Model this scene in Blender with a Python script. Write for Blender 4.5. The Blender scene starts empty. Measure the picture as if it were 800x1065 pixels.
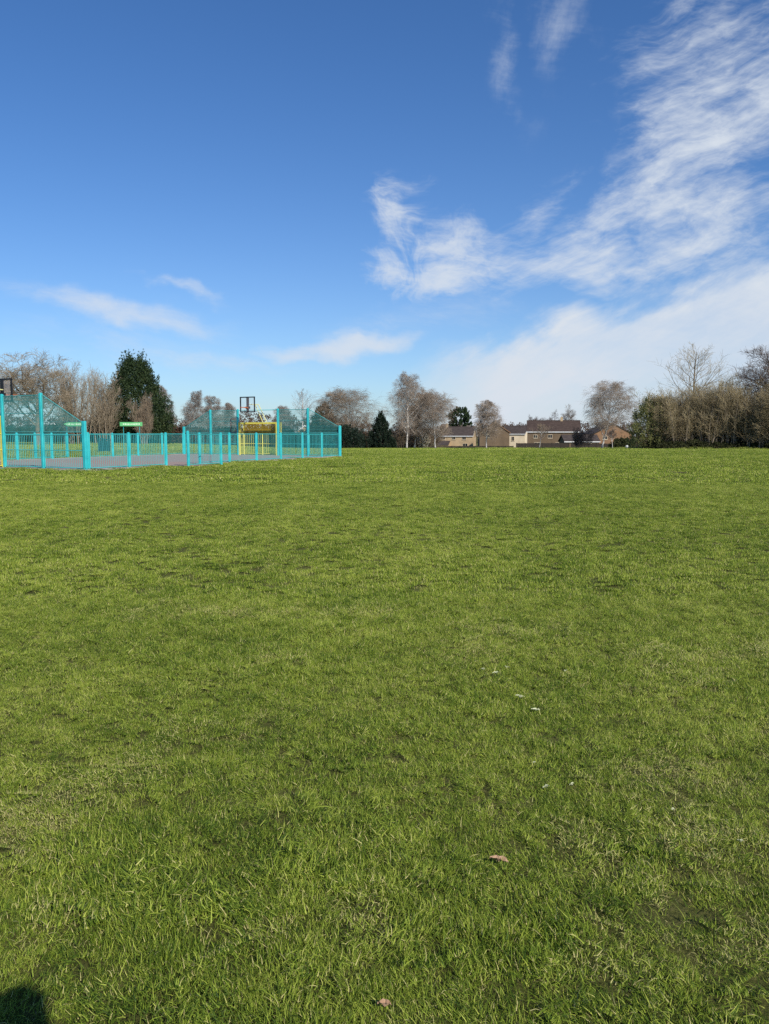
import bpy, bmesh, math, random
import numpy as np

R = math.radians
scene = bpy.context.scene
col = scene.collection
EYE = 1.4
PITCH = math.atan(81.5 / 800.0)
SUN_EL, SUN_AZ = R(34.7), R(149.5)        # azimuth clockwise from +Y: behind and to the right

# ------------------------------------------------------------------ layout helpers
def at(u, v, Y):
    """point of the place that stands Y metres ahead, from where the photograph shows it"""
    zc = (532.5 - v) / 800.0
    f = math.cos(PITCH) + math.sin(PITCH) * zc
    d = -math.sin(PITCH) + math.cos(PITCH) * zc
    return ((u - 400) / 800.0 * Y / f, Y, EYE + Y * d / f)

def sm(a, b, x):
    t = np.clip((x - a) / (b - a), 0, 1)
    return t * t * (3 - 2 * t)

_FY = [0, 48, 75, 100, 150, 260, 400, 2000]
_FZ = [0, 0, .18, .55, 1.5, 3.6, 5.2, 6.0]
def ground_z(x, y):
    f = np.interp(y, _FY, _FZ)
    f2 = (np.interp(np.asarray(y) - 8.0, _FY, _FZ) + np.interp(np.asarray(y) + 8.0, _FY, _FZ) + f) / 3
    return -f2 * sm(-42, -10, np.asarray(x, float))

def gp(u, Y):
    x = (u - 400) / 800.0 * Y / 1.003
    return (x, Y, float(ground_z(x, Y)))

def lawn(u, v):
    zc = (532.5 - v) / 800.0
    f = math.cos(PITCH) + math.sin(PITCH) * zc
    d = -math.sin(PITCH) + math.cos(PITCH) * zc
    Y = EYE * f / -d
    return ((u - 400) / 800.0 * Y / f, Y, 0.0)

# value noise for scattering
_rs = np.random.RandomState(77)
_tab = _rs.rand(256, 256)
def vnoise(x, y):
    xi = np.floor(x).astype(int); yi = np.floor(y).astype(int)
    fx = x - xi; fy = y - yi
    fx = fx * fx * (3 - 2 * fx); fy = fy * fy * (3 - 2 * fy)
    a = _tab[xi & 255, yi & 255]; b = _tab[(xi + 1) & 255, yi & 255]
    c = _tab[xi & 255, (yi + 1) & 255]; d = _tab[(xi + 1) & 255, (yi + 1) & 255]
    return (a * (1 - fx) + b * fx) * (1 - fy) + (c * (1 - fx) + d * fx) * fy

# ------------------------------------------------------------------ tags
def tag(o, label=None, cat=None, group=None, kind=None):
    if label: o['label'] = label
    if cat: o['category'] = cat
    if group: o['group'] = group
    if kind: o['kind'] = kind
    return o

def thing(name, label, cat, loc=(0, 0, 0), rz=0.0, group=None):
    o = bpy.data.objects.new(name, None)
    col.objects.link(o)
    o.location = loc
    o.rotation_euler = (0, 0, rz)
    o.empty_display_size = .3
    return tag(o, label, cat, group)

def link(name, me, mat=None, parent=None, loc=None):
    o = bpy.data.objects.new(name, me)
    col.objects.link(o)
    if mat is not None and len(me.materials) == 0:
        me.materials.append(mat)
    if parent is not None: o.parent = parent
    if loc is not None: o.location = loc
    return o

def copy_thing(o, label, loc, rz, scale=None, group=None):
    c = o.copy(); col.objects.link(c)
    c.location = loc; c.rotation_euler = (0, 0, rz)
    if scale: c.scale = scale
    c['label'] = label
    if group: c['group'] = group
    for ch in list(o.children):
        d = ch.copy(); col.objects.link(d); d.parent = c
        for g in list(ch.children):
            e = g.copy(); col.objects.link(e); e.parent = d
    return c

# ------------------------------------------------------------------ mesh builders
def np_mesh(name, verts, faces, smooth=False):
    """verts (n,3); faces: list of (m,k) int arrays"""
    me = bpy.data.meshes.new(name)
    verts = np.asarray(verts, np.float32).reshape(-1, 3)
    me.vertices.add(len(verts))
    me.vertices.foreach_set('co', verts.ravel())
    loops = np.concatenate([f.ravel() for f in faces]).astype(np.int32)
    counts = np.concatenate([np.full(len(f), f.shape[1], np.int32) for f in faces])
    starts = np.concatenate([[0], np.cumsum(counts)[:-1]]).astype(np.int32)
    me.loops.add(len(loops)); me.loops.foreach_set('vertex_index', loops)
    me.polygons.add(len(counts)); me.polygons.foreach_set('loop_start', starts)
    me.update(calc_edges=True)
    me.validate(clean_customdata=False)
    if smooth:
        me.polygons.foreach_set('use_smooth', np.ones(len(me.polygons), bool))
    return me

class MB:
    def __init__(s): s.v = []; s.f = []
    def add(s, vs, fs):
        n = len(s.v); s.v += [tuple(p) for p in vs]; s.f += [tuple(i + n for i in f) for f in fs]
        return s
    def box(s, c, d, rz=0.0, bev=0.0):
        """box with chamfered vertical edges when bev>0"""
        hx, hy, hz = d[0] / 2, d[1] / 2, d[2] / 2
        if bev > 0:
            ring = [(hx - bev, -hy), (hx, -hy + bev), (hx, hy - bev), (hx - bev, hy), (-hx + bev, hy), (-hx, hy - bev), (-hx, -hy + bev), (-hx + bev, -hy)]
        else:
            ring = [(hx, -hy), (hx, hy), (-hx, hy), (-hx, -hy)]
        k = len(ring); ca, sa = math.cos(rz), math.sin(rz)
        vs = []
        for z in (-hz, hz):
            for x, y in ring:
                vs.append((c[0] + x * ca - y * sa, c[1] + x * sa + y * ca, c[2] + z))
        fs = [tuple(range(k))[::-1], tuple(range(k, 2 * k))]
        fs += [(i, (i + 1) % k, (i + 1) % k + k, i + k) for i in range(k)]
        return s.add(vs, fs)
    def tube(s, p, q, r, n=6, r2=None):
        p = np.array(p, float); q = np.array(q, float); d = q - p; d /= np.linalg.norm(d)
        a = np.array((0, 0, 1.)) if abs(d[2]) < .9 else np.array((1., 0, 0))
        U = np.cross(d, a); U /= np.linalg.norm(U); V = np.cross(d, U)
        if r2 is None: r2 = r
        vs = []
        for c, rr in ((p, r), (q, r2)):
            for i in range(n):
                t = 2 * math.pi * (i + .5) / n
                vs.append(c + rr * (math.cos(t) * U + math.sin(t) * V))
        fs = [(i, (i + 1) % n, (i + 1) % n + n, i + n) for i in range(n)]
        fs += [tuple(range(n))[::-1], tuple(range(n, 2 * n))]
        return s.add(vs, fs)
    def path(s, pts, r, n=6):
        for a, b in zip(pts[:-1], pts[1:]): s.tube(a, b, r, n)
        return s
    def prism(s, poly, y0, y1):
        """polygon in the XZ plane pulled along Y"""
        k = len(poly)
        vs = [(x, y0, z) for x, z in poly] + [(x, y1, z) for x, z in poly]
        fs = [tuple(range(k)), tuple(range(k, 2 * k))[::-1]] + [(i, i + k, (i + 1) % k + k, (i + 1) % k) for i in range(k)]
        return s.add(vs, fs)
    def build(s, name, mat, parent=None, loc=None, smooth=False):
        me = bpy.data.meshes.new(name); me.from_pydata(s.v, [], s.f); me.update()
        if smooth:
            for p in me.polygons: p.use_smooth = True
        return link(name, me, mat, parent, loc)

# ------------------------------------------------------------------ materials
def new_mat(name):
    m = bpy.data.materials.new(name); m.use_nodes = True
    nt = m.node_tree; b = nt.nodes['Principled BSDF']
    return m, nt, b

def ramp(nt, stops):
    n = nt.nodes.new('ShaderNodeValToRGB')
    while len(n.color_ramp.elements) < len(stops): n.color_ramp.elements.new(.5)
    for e, (p, c) in zip(n.color_ramp.elements, stops):
        e.position = p; e.color = (*c, 1)
    return n

def noise_mat(name, stops, scale=4.0, rough=.85, detail=5, coords='Object', bump=0.0, spec=.3, stretch=(1, 1, 1), metal=0.0):
    m, nt, b = new_mat(name)
    tc = nt.nodes.new('ShaderNodeTexCoord'); mp = nt.nodes.new('ShaderNodeMapping')
    mp.inputs['Scale'].default_value = stretch
    nz = nt.nodes.new('ShaderNodeTexNoise'); nz.inputs['Scale'].default_value = scale; nz.inputs['Detail'].default_value = detail
    nt.links.new(tc.outputs[coords], mp.inputs[0]); nt.links.new(mp.outputs[0], nz.inputs['Vector'])
    rp = ramp(nt, stops)
    nt.links.new(nz.outputs[0], rp.inputs[0]); nt.links.new(rp.outputs[0], b.inputs['Base Color'])
    b.inputs['Roughness'].default_value = rough
    b.inputs['Specular IOR Level'].default_value = spec
    b.inputs['Metallic'].default_value = metal
    if bump:
        bp = nt.nodes.new('ShaderNodeBump'); bp.inputs['Strength'].default_value = bump; bp.inputs['Distance'].default_value = .02
        nt.links.new(nz.outputs[0], bp.inputs['Height']); nt.links.new(bp.outputs[0], b.inputs['Normal'])
    return m

def brick_mat(name, c1, c2, mortar):
    m, nt, b = new_mat(name)
    tc = nt.nodes.new('ShaderNodeTexCoord'); mp = nt.nodes.new('ShaderNodeMapping')
    mp.inputs['Rotation'].default_value = (R(90), 0, 0)
    br = nt.nodes.new('ShaderNodeTexBrick'); br.inputs['Scale'].default_value = 4.4
    br.inputs['Color1'].default_value = (*c1, 1); br.inputs['Color2'].default_value = (*c2, 1); br.inputs['Mortar'].default_value = (*mortar, 1)
    br.inputs['Mortar Size'].default_value = .02
    nz = nt.nodes.new('ShaderNodeTexNoise'); nz.inputs['Scale'].default_value = .6; nz.inputs['Detail'].default_value = 6
    mx = nt.nodes.new('ShaderNodeMix'); mx.data_type = 'RGBA'; mx.blend_type = 'MULTIPLY'; mx.inputs[0].default_value = .6
    rp = ramp(nt, [(.3, (.6, .58, .55)), (.7, (1.1, 1.08, 1.0))])
    nt.links.new(tc.outputs['Object'], mp.inputs[0]); nt.links.new(mp.outputs[0], br.inputs['Vector'])
    nt.links.new(tc.outputs['Object'], nz.inputs['Vector']); nt.links.new(nz.outputs[0], rp.inputs[0])
    nt.links.new(br.outputs[0], mx.inputs[6]); nt.links.new(rp.outputs[0], mx.inputs[7])
    nt.links.new(mx.outputs[2], b.inputs['Base Color']); b.inputs['Roughness'].default_value = .9
    return m

def leaf_mat(name, stops, scale=1.2, trans=.3):
    m, nt, b = new_mat(name)
    out = nt.nodes['Material Output']
    geo = nt.nodes.new('ShaderNodeNewGeometry')
    nz = nt.nodes.new('ShaderNodeTexNoise'); nz.inputs['Scale'].default_value = scale; nz.inputs['Detail'].default_value = 4
    rnd = nt.nodes.new('ShaderNodeMath'); rnd.operation = 'MULTIPLY_ADD'
    nt.links.new(geo.outputs['Position'], nz.inputs['Vector'])
    nt.links.new(geo.outputs['Random Per Island'], rnd.inputs[0]); rnd.inputs[1].default_value = .35
    sub = nt.nodes.new('ShaderNodeMath'); sub.operation = 'SUBTRACT'; sub.inputs[1].default_value = .17
    nt.links.new(nz.outputs[0], sub.inputs[0]); nt.links.new(sub.outputs[0], rnd.inputs[2])
    rp = ramp(nt, stops); nt.links.new(rnd.outputs[0], rp.inputs[0])
    nt.links.new(rp.outputs[0], b.inputs['Base Color']); b.inputs['Roughness'].default_value = .65
    b.inputs['Specular IOR Level'].default_value = .25
    tr = nt.nodes.new('ShaderNodeBsdfTranslucent'); nt.links.new(rp.outputs[0], tr.inputs[0])
    mx = nt.nodes.new('ShaderNodeMixShader'); mx.inputs[0].default_value = trans
    nt.links.new(b.outputs[0], mx.inputs[1]); nt.links.new(tr.outputs[0], mx.inputs[2]); nt.links.new(mx.outputs[0], out.inputs[0])
    return m

M = {}
M['teal'] = noise_mat('turquoise_paint', [(.25, (.018, .36, .38)), (.5, (.03, .46, .48)), (.75, (.05, .54, .55))], 3, .42, bump=.05, spec=.5)
M['teal_wire'] = noise_mat('turquoise_wire', [(.3, (.04, .38, .38)), (.7, (.07, .47, .46))], 3, .5, spec=.4)
M['teal_mesh'] = noise_mat('green_teal_wire', [(.3, (.05, .27, .26)), (.7, (.08, .35, .34))], 3, .5, spec=.4)
M['yellow'] = noise_mat('yellow_paint', [(.3, (.62, .52, .06)), (.7, (.76, .67, .11))], 3, .45, spec=.5)
M['pale_yellow'] = noise_mat('pale_yellow_paint', [(.3, (.66, .62, .25)), (.7, (.78, .74, .36))], 3, .5)
M['yellow_shaded'] = noise_mat('shaded_yellow_paint', [(.3, (.36, .23, .012)), (.7, (.54, .37, .025))], 2, .5, spec=.4)  # goal yellow for the upper slats, darkened to put shade into the colour
M['black'] = noise_mat('black_paint', [(.3, (.012, .013, .016)), (.7, (.022, .023, .028))], 5, .5)
M['wire_grey'] = noise_mat('galvanised_wire', [(.3, (.35, .34, .36)), (.7, (.5, .48, .5))], 5, .5)
M['orange'] = noise_mat('orange_ring_paint', [(.3, (.55, .12, .03)), (.7, (.7, .18, .04))], 5, .5)
M['sign_green'] = noise_mat('bright_green_sign', [(.3, (.11, .42, .14)), (.7, (.15, .50, .19))], 3, .5)
M['sign_pale'] = noise_mat('pale_lettering', [(.3, (.62, .8, .55)), (.7, (.7, .85, .62))], 3, .5)
M['white'] = noise_mat('white_paint', [(.3, (.7, .69, .66)), (.7, (.8, .79, .76))], 2, .6)
M['cream'] = noise_mat('cream_render', [(.3, (.62, .50, .34)), (.7, (.74, .62, .44))], .8, .9)
M['brick_tan'] = brick_mat('tan_brick', (.42, .29, .15), (.5, .36, .2), (.45, .38, .3))
M['brick_olive'] = brick_mat('brown_brick', (.13, .085, .05), (.17, .115, .065), (.18, .14, .10))
M['brick_orange'] = brick_mat('orange_brick', (.21, .105, .05), (.27, .14, .065), (.24, .18, .12))
M['tile_brown'] = noise_mat('brown_roof_tiles', [(.3, (.045, .034, .029)), (.7, (.08, .061, .052))], 1.2, .9, bump=.2, stretch=(1, 1, 3))
M['tile_red'] = noise_mat('red_brown_roof_tiles', [(.3, (.044, .029, .023)), (.7, (.08, .054, .043))], 1.2, .9, bump=.2, stretch=(1, 1, 3))
M['tile_grey'] = noise_mat('grey_brown_roof_tiles', [(.3, (.14, .115, .095)), (.7, (.21, .17, .145))], 1.2, .9, bump=.2)
M['glass'] = noise_mat('dark_window_glass', [(.3, (.012, .014, .018)), (.7, (.03, .034, .04))], 1, .08, spec=.6)
M['dark_wood'] = noise_mat('dark_fence_wood', [(.3, (.022, .017, .013)), (.7, (.055, .042, .032))], 6, .9, stretch=(6, 6, .6))
M['bin'] = noise_mat('dark_bin_plastic', [(.3, (.006, .035, .045)), (.7, (.012, .055, .066))], 4, .5)
M['bark_birch'] = noise_mat('birch_bark', [(.34, (.10, .085, .075)), (.48, (.52, .48, .43)), (.7, (.66, .62, .56))], 2.2, .85, stretch=(1, 1, 2.2))
M['bark_brown'] = noise_mat('brown_bark', [(.3, (.09, .068, .05)), (.7, (.2, .155, .115))], 3, .95, stretch=(3, 3, .6), bump=.4)
M['bark_tan'] = noise_mat('tan_lichen_bark', [(.3, (.15, .115, .08)), (.7, (.29, .235, .165))], 3, .95, stretch=(3, 3, .6), bump=.4)
M['bark_grey'] = noise_mat('grey_bark', [(.3, (.13, .115, .105)), (.7, (.27, .245, .225))], 3, .95, stretch=(3, 3, .6), bump=.4)
M['twig_birch'] = noise_mat('birch_twigs', [(.3, (.23, .175, .13)), (.7, (.42, .34, .26))], .7, .8, coords='Object')
M['twig_brown'] = noise_mat('brown_twigs', [(.3, (.19, .14, .095)), (.7, (.35, .27, .19))], .7, .8)
M['twig_tan'] = noise_mat('tan_twigs', [(.3, (.24, .185, .12)), (.7, (.42, .34, .235))], .6, .8)
M['twig_grey'] = noise_mat('grey_twigs', [(.3, (.22, .185, .155)), (.7, (.38, .33, .28))], .6, .8)
M['twig_hedge'] = noise_mat('hedge_twigs', [(.3, (.20, .155, .08)), (.7, (.41, .33, .19))], .5, .85)
M['twig_dark'] = noise_mat('dark_twigs', [(.3, (.10, .075, .065)), (.7, (.19, .15, .13))], .6, .8)
M['leaf_conifer'] = leaf_mat('conifer_foliage', [(.25, (.012, .026, .010)), (.5, (.030, .055, .018)), (.8, (.075, .095, .032))], .7, .15)
M['leaf_dark'] = leaf_mat('dark_evergreen_foliage', [(.25, (.006, .014, .008)), (.55, (.014, .028, .014)), (.85, (.03, .045, .02))], .9, .15)
M['leaf_olive'] = leaf_mat('olive_foliage', [(.2, (.022, .028, .009)), (.5, (.05, .055, .018)), (.8, (.10, .10, .035))], .6, .25)
M['leaf_pine'] = leaf_mat('pine_foliage', [(.25, (.012, .028, .01)), (.55, (.028, .052, .018)), (.85, (.06, .085, .03))], .6, .2)
M['leaf_budding'] = leaf_mat('budding_foliage', [(.2, (.14, .14, .045)), (.5, (.24, .24, .08)), (.8, (.36, .35, .14))], .6, .35)
M['leaf_russet'] = leaf_mat('russet_foliage', [(.2, (.05, .028, .015)), (.5, (.11, .065, .04)), (.8, (.17, .105, .07))], .6, .25)
M['leaf_blossom'] = leaf_mat('pale_blossom', [(.2, (.38, .33, .24)), (.5, (.55, .5, .38)), (.8, (.7, .66, .54))], .8, .3)
M['stone'] = noise_mat('concrete_edging', [(.3, (.3, .28, .25)), (.7, (.42, .4, .36))], 3, .9)

# ------------------------------------------------------------------ world: sky with clouds
class E:
    nt = None
    def __init__(s, k): s.k = k
    @staticmethod
    def op(o, *a, clamp=False):
        n = E.nt.nodes.new('ShaderNodeMath'); n.operation = o; n.use_clamp = clamp
        for i, x in enumerate(a):
            if isinstance(x, E): E.nt.links.new(x.k, n.inputs[i])
            else: n.inputs[i].default_value = x
        return E(n.outputs[0])
    def __add__(s, o): return E.op('ADD', s, o)
    __radd__ = __add__
    def __sub__(s, o): return E.op('SUBTRACT', s, o)
    def __rsub__(s, o): return E.op('SUBTRACT', o, s)
    def __mul__(s, o): return E.op('MULTIPLY', s, o)
    __rmul__ = __mul__
    def __truediv__(s, o): return E.op('DIVIDE', s, o)
    def max(s, o): return E.op('MAXIMUM', s, o)
    def min(s, o): return E.op('MINIMUM', s, o)
    def clamp(s): return E.op('ADD', s, 0.0, clamp=True)
    def exp(s): return E.op('EXPONENT', s)
    def ss(s, a, b):
        n = E.nt.nodes.new('ShaderNodeMapRange'); n.interpolation_type = 'SMOOTHSTEP'
        E.nt.links.new(s.k, n.inputs[0]); n.inputs[1].default_value = a; n.inputs[2].default_value = b
        return E(n.outputs[0])

def build_world():
    w = bpy.data.worlds.new("World"); scene.world = w; w.use_nodes = True
    nt = w.node_tree; E.nt = nt
    bg = nt.nodes['Background']
    sky = nt.nodes.new('ShaderNodeTexSky'); sky.sky_type = 'NISHITA'; sky.sun_disc = False
    sky.sun_elevation = SUN_EL; sky.sun_rotation = SUN_AZ
    sky.altitude = 0; sky.air_density = 1.0; sky.dust_density = .35; sky.ozone_density = 3.0
    tc = nt.nodes.new('ShaderNodeTexCoord'); sp = nt.nodes.new('ShaderNodeSeparateXYZ')
    nt.links.new(tc.outputs['Generated'], sp.inputs[0])
    X, Y, Z = (E(sp.outputs[i]) for i in range(3))
    Yc = Y.max(.06)
    s, t = X / Yc, Z / Yc                       # bearing and height tangents of the sky direction
    def noise(a, b, c, scale, detail=6, rough=.55, lac=2.0, dist=0.0):
        cb = nt.nodes.new('ShaderNodeCombineXYZ')
        for i, x in enumerate((a, b, c)):
            if isinstance(x, E): nt.links.new(x.k, cb.inputs[i])
            else: cb.inputs[i].default_value = x
        n = nt.nodes.new('ShaderNodeTexNoise'); n.inputs['Scale'].default_value = scale; n.inputs['Detail'].default_value = detail
        n.inputs['Roughness'].default_value = rough; n.inputs['Distortion'].default_value = dist
        nt.links.new(cb.outputs[0], n.inputs['Vector'])
        return E(n.outputs[0])
    def st(u, v):
        p = at(u, v, 1.0); return p[0], p[2] - EYE
    # slow warp so that no edge is a clean ellipse
    wx = (noise(s, t, 0.0, 5.0, 3) - .5) * .13; wy = (noise(s, t, 4.7, 5.0, 3) - .5) * .10
    fx = (noise(s, t, 9.1, 16.0, 4) - .5) * .05; fy = (noise(s, t, 2.3, 16.0, 4) - .5) * .04
    S, T = s + wx + fx, t + wy + fy
    def blob(u0, v0, u1, v1, half, end=.06, coords=(S, T)):
        """soft streak from one sky point to another"""
        a, b = st(u0, v0), st(u1, v1)
        dx, dy = b[0] - a[0], b[1] - a[1]; L = math.hypot(dx, dy) + 1e-6; dx /= L; dy /= L
        cx, cy = (a[0] + b[0]) / 2, (a[1] + b[1]) / 2
        px, py = coords[0] - cx, coords[1] - cy
        al = px * dx + py * dy; ac = py * dx - px * dy
        ea = L / 2 + end
        return (((al * al) * (-1 / ea ** 2)) + ((ac * ac) * (-1 / half ** 2))).exp()
    def rot(a):
        c, d = math.cos(a), math.sin(a)
        return s * c + t * d, t * c - s * d
    # fine grain: streaks running up to the right and a cross ripple
    a1, b1 = rot(R(28)); st1 = noise(a1 * 1.0 + wx, b1 * 3.2 + wy, 1.3, 9.0, 8, .62)
    a2, b2 = rot(R(-8)); rip = noise(a2 * 1.0 + wx * 1.6, b2 * 3.6 + wy * 1.5, 5.9, 15.0, 8, .66)
    a3, b3 = rot(R(75)); ver = noise(a3 * 1.0, b3 * 2.6, 7.7, 7.0, 6, .6)
    a4, b4 = rot(R(20)); fib = noise(a4 * 1.1 + wx * 2.2 + fx, b4 * 4.2 + wy * 3.0 + fy, 2.2, 13.0, 9, .62)
    curl = noise(S * 1.3, T * 1.3, 3.1, 9.0, 7, .6, dist=1.1)
    soft = noise(S, T * 1.6, 6.2, 3.2, 4, .5)
    grain = noise(s * 1.0, t * 2.2, 8.8, 38.0, 5, .6)
    # the bright bank along the lower right
    e0, e1 = st(430, 388), st(800, 258)
    slope = (e1[1] - e0[1]) / (e1[0] - e0[0])
    edge = (S - e0[0]) * slope + (e0[1] + .004) - T + (st1 - .5) * .07
    bank = edge.ss(-.006, .04) * (s.ss(e0[0] - .06, e0[0] + .12))
    fall = edge.ss(.05, .26)
    bank = bank * (.86 - fall * .34 + (st1 - .5) * .9 + (soft - .5) * .6 + (rip - .5) * .25)
    # cirrus band that climbs to the upper right
    m = blob(500, 292, 700, 262, .045, .05) * 1.0
    m = m.max(blob(640, 268, 830, 205, .07) * 1.0)
    m = m.max(blob(560, 280, 680, 190, .05) * .85)
    m = m.max(blob(640, 235, 810, 95, .07) * 1.0)
    m = m.max(blob(690, 190, 790, -20, .11) * .78)
    m = m.max(blob(760, 130, 850, 60, .07) * .85)
    m = m.max(blob(530, 250, 570, 205, .03) * .6)
    cir = (m * 1.05 + (rip - .5) * .6 + (fib - .5) * 1.3 + (st1 - .5) * 1.1 + (grain - .5) * .2 - .34).ss(-.08, 1.1) * m.ss(.02, .55) * (.92 + (grain - .5) * .3)
    # the curled patch left of it
    m2 = blob(395, 225, 440, 212, .05, .02)
    m2 = m2.max(blob(378, 262, 430, 300, .04, .02))
    m2 = m2.max(blob(440, 240, 520, 290, .045, .02))
    m2 = m2.max(blob(420, 295, 510, 285, .035, .03) * 1.05)
    rdg = 1.0 - E.op('ABSOLUTE', (curl - .5) * 4.2)
    cur = (m2 * .95 + (rdg - .5) * .55 + (rip - .5) * 1.1 - .42).ss(0.0, 1.0) * m2.ss(.05, .6) * .85
    # high faint wisps
    m3 = blob(518, 10, 528, 120, .03, .04) * .8
    m3 = m3.max(blob(570, -20, 590, 70, .06, .03) * .75)
    m3 = m3.max(blob(620, 20, 640, 90, .04, .03) * .5)
    m3 = m3.max(blob(500, 135, 560, 140, .025, .02) * .4)
    m3 = m3.max(blob(620, 130, 680, 110, .03, .03) * .4)
    wis = (m3 * .9 + (ver - .5) * 1.6 + (rip - .5) * .8 - .25).ss(0.0, 1.2) * m3.ss(.0, .85) * .68
    # low lens clouds on the left
    m4 = blob(300, 368, 425, 360, .016, .02)
    m4 = m4.max(blob(330, 352, 440, 358, .014, .03) * .55)
    m4 = m4.max(blob(40, 318, 225, 343, .026, .04) * .8)
    m4 = m4.max(blob(-40, 300, 120, 330, .03, .06) * .4)
    m4 = m4.max(blob(150, 372, 300, 385, .02, .08) * .5)
    m4 = m4.max(blob(150, 287, 245, 318, .010, .02) * .6)
    m4 = m4.max(blob(190, 200, 240, 196, .016, .02) * .22)
    m4 = m4.max(blob(330, 345, 560, 330, .035, .05) * .42)
    m4 = m4.max(blob(20, 350, 300, 395, .04, .1) * .42)
    len_ = (m4 * 1.15 + (rip - .5) * .8 - .2).ss(0.0, 1.0) * m4.ss(.04, .5) * .85
    d = cir.max(bank)
    d = d + (1.0 - d) * cur
    d = d + (1.0 - d) * wis
    d = d + (1.0 - d) * len_
    haze = (t * -9.0).exp() * .42                  # milky band low over the trees
    d = d + (1.0 - d) * haze
    d = (d * Y.ss(.02, .2)).clamp()
    # clouds shine in the colour of the sunlit sky
    hs = nt.nodes.new('ShaderNodeHueSaturation'); hs.inputs['Hue'].default_value = .5
    hs.inputs['Saturation'].default_value = SKY_SAT; hs.inputs['Value'].default_value = SKY_VAL
    nt.links.new(sky.outputs[0], hs.inputs['Color'])
    tint = nt.nodes.new('ShaderNodeMix'); tint.data_type = 'RGBA'; tint.blend_type = 'MULTIPLY'; tint.inputs[0].default_value = 1
    tint.inputs[7].default_value = (*SKY_TINT, 1)
    nt.links.new(hs.outputs[0], tint.inputs[6])
    mx = nt.nodes.new('ShaderNodeMix'); mx.data_type = 'RGBA'
    nt.links.new(d.k, mx.inputs[0]); nt.links.new(tint.outputs[2], mx.inputs[6])
    mx.inputs[7].default_value = (*CLOUD, 1)
    nt.links.new(mx.outputs[2], bg.inputs['Color'])
    bg.inputs['Strength'].default_value = .1

SKY_SAT, SKY_VAL, SKY_TINT = 1.1, 1.0, (.66, .925, 1.23)
CLOUD = (6.9, 7.5, 8.3)
build_world()

sun = bpy.data.lights.new('sun', 'SUN'); sun.energy = 5.0; sun.angle = R(.53); sun.color = (1.0, .95, .86)
so = bpy.data.objects.new('sun', sun); col.objects.link(so)
import mathutils
sd = mathutils.Vector((math.sin(SUN_AZ) * math.cos(SUN_EL), math.cos(SUN_AZ) * math.cos(SUN_EL), math.sin(SUN_EL)))
so.rotation_euler = sd.to_track_quat('Z', 'Y').to_euler(); so.location = (60, -90, 80)

# ------------------------------------------------------------------ camera
cam = bpy.data.cameras.new('camera'); cam.sensor_fit = 'HORIZONTAL'; cam.sensor_width = 36; cam.lens = 36
cam.clip_start = .02; cam.clip_end = 5000
co = bpy.data.objects.new('camera', cam); col.objects.link(co)
co.location = (0, 0, EYE); co.rotation_euler = (R(90) - PITCH, 0, 0)
scene.camera = co

# ------------------------------------------------------------------ ground sheet
COURT_O = np.array((-11.3, 29.1)); CS = np.array((.439, .8985)); CT = np.array((-.8985, .439))
LEN, WID = 19.6, 12.0
def court_st(x, y):
    dx, dy = x - COURT_O[0], y - COURT_O[1]
    return dx * CS[0] + dy * CS[1], dx * CT[0] + dy * CT[1]
def cpt(s, t, z=0.0):
    p = COURT_O + s * CS + t * CT
    return (float(p[0]), float(p[1]), z)

def grass_color_nodes(nt, pos):
    """large and small patches of colour over the field; returns a colour socket"""
    def nz(scale, det=4, rough=.6):
        n = nt.nodes.new('ShaderNodeTexNoise'); n.inputs['Scale'].default_value = scale; n.inputs['Detail'].default_value = det
        n.inputs['Roughness'].default_value = rough
        nt.links.new(pos, n.inputs['Vector']); return n.outputs[0]
    return nz

def mat_ground():
    m, nt, b = new_mat('lawn_soil')
    geo = nt.nodes.new('ShaderNodeNewGeometry')
    nz = grass_color_nodes(nt, geo.outputs['Position'])
    rp = ramp(nt, [(.34, (.035, .034, .012)), (.5, (.11, .115, .03)), (.66, (.24, .205, .08))])
    big = nz(.25, 5); small = nz(45.0, 7, .75)
    mixv = nt.nodes.new('ShaderNodeMath'); mixv.operation = 'MULTIPLY_ADD'; mixv.inputs[1].default_value = .55
    nt.links.new(small, mixv.inputs[0])
    ad = nt.nodes.new('ShaderNodeMath'); ad.operation = 'MULTIPLY'; ad.inputs[1].default_value = .45
    nt.links.new(big, ad.inputs[0]); nt.links.new(ad.outputs[0], mixv.inputs[2])
    nt.links.new(mixv.outputs[0], rp.inputs[0]); nt.links.new(rp.outputs[0], b.inputs['Base Color'])
    b.inputs['Roughness'].default_value = 1; b.inputs['Specular IOR Level'].default_value = .1
    bp = nt.nodes.new('ShaderNodeBump'); bp.inputs['Strength'].default_value = .8; bp.inputs['Distance'].default_value = .03
    nt.links.new(small, bp.inputs['Height']); nt.links.new(bp.outputs[0], b.inputs['Normal'])
    return m

def build_ground():
    ys = np.concatenate([np.arange(-30, 60, 2.0), np.arange(60, 280, 5.0), [300, 340, 400, 500, 700, 1000, 1500, 2200]])
    xs = np.concatenate([[-2000, -1200, -700, -400, -250, -180], np.arange(-140, 141, 5.0), [180, 250, 400, 700, 1200, 2000]])
    gx, gy = np.meshgrid(xs, ys)
    gz = ground_z(gx, gy)
    V = np.stack([gx, gy, gz], -1).reshape(-1, 3)
    nx, ny = len(xs), len(ys)
    i = np.arange(nx * ny).reshape(ny, nx)
    F = np.stack([i[:-1, :-1], i[:-1, 1:], i[1:, 1:], i[1:, :-1]], -1).reshape(-1, 4)
    o = link('ground', np_mesh('ground', V, [F], True), mat_ground())
    tag(o, kind='structure')
build_ground()

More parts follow.
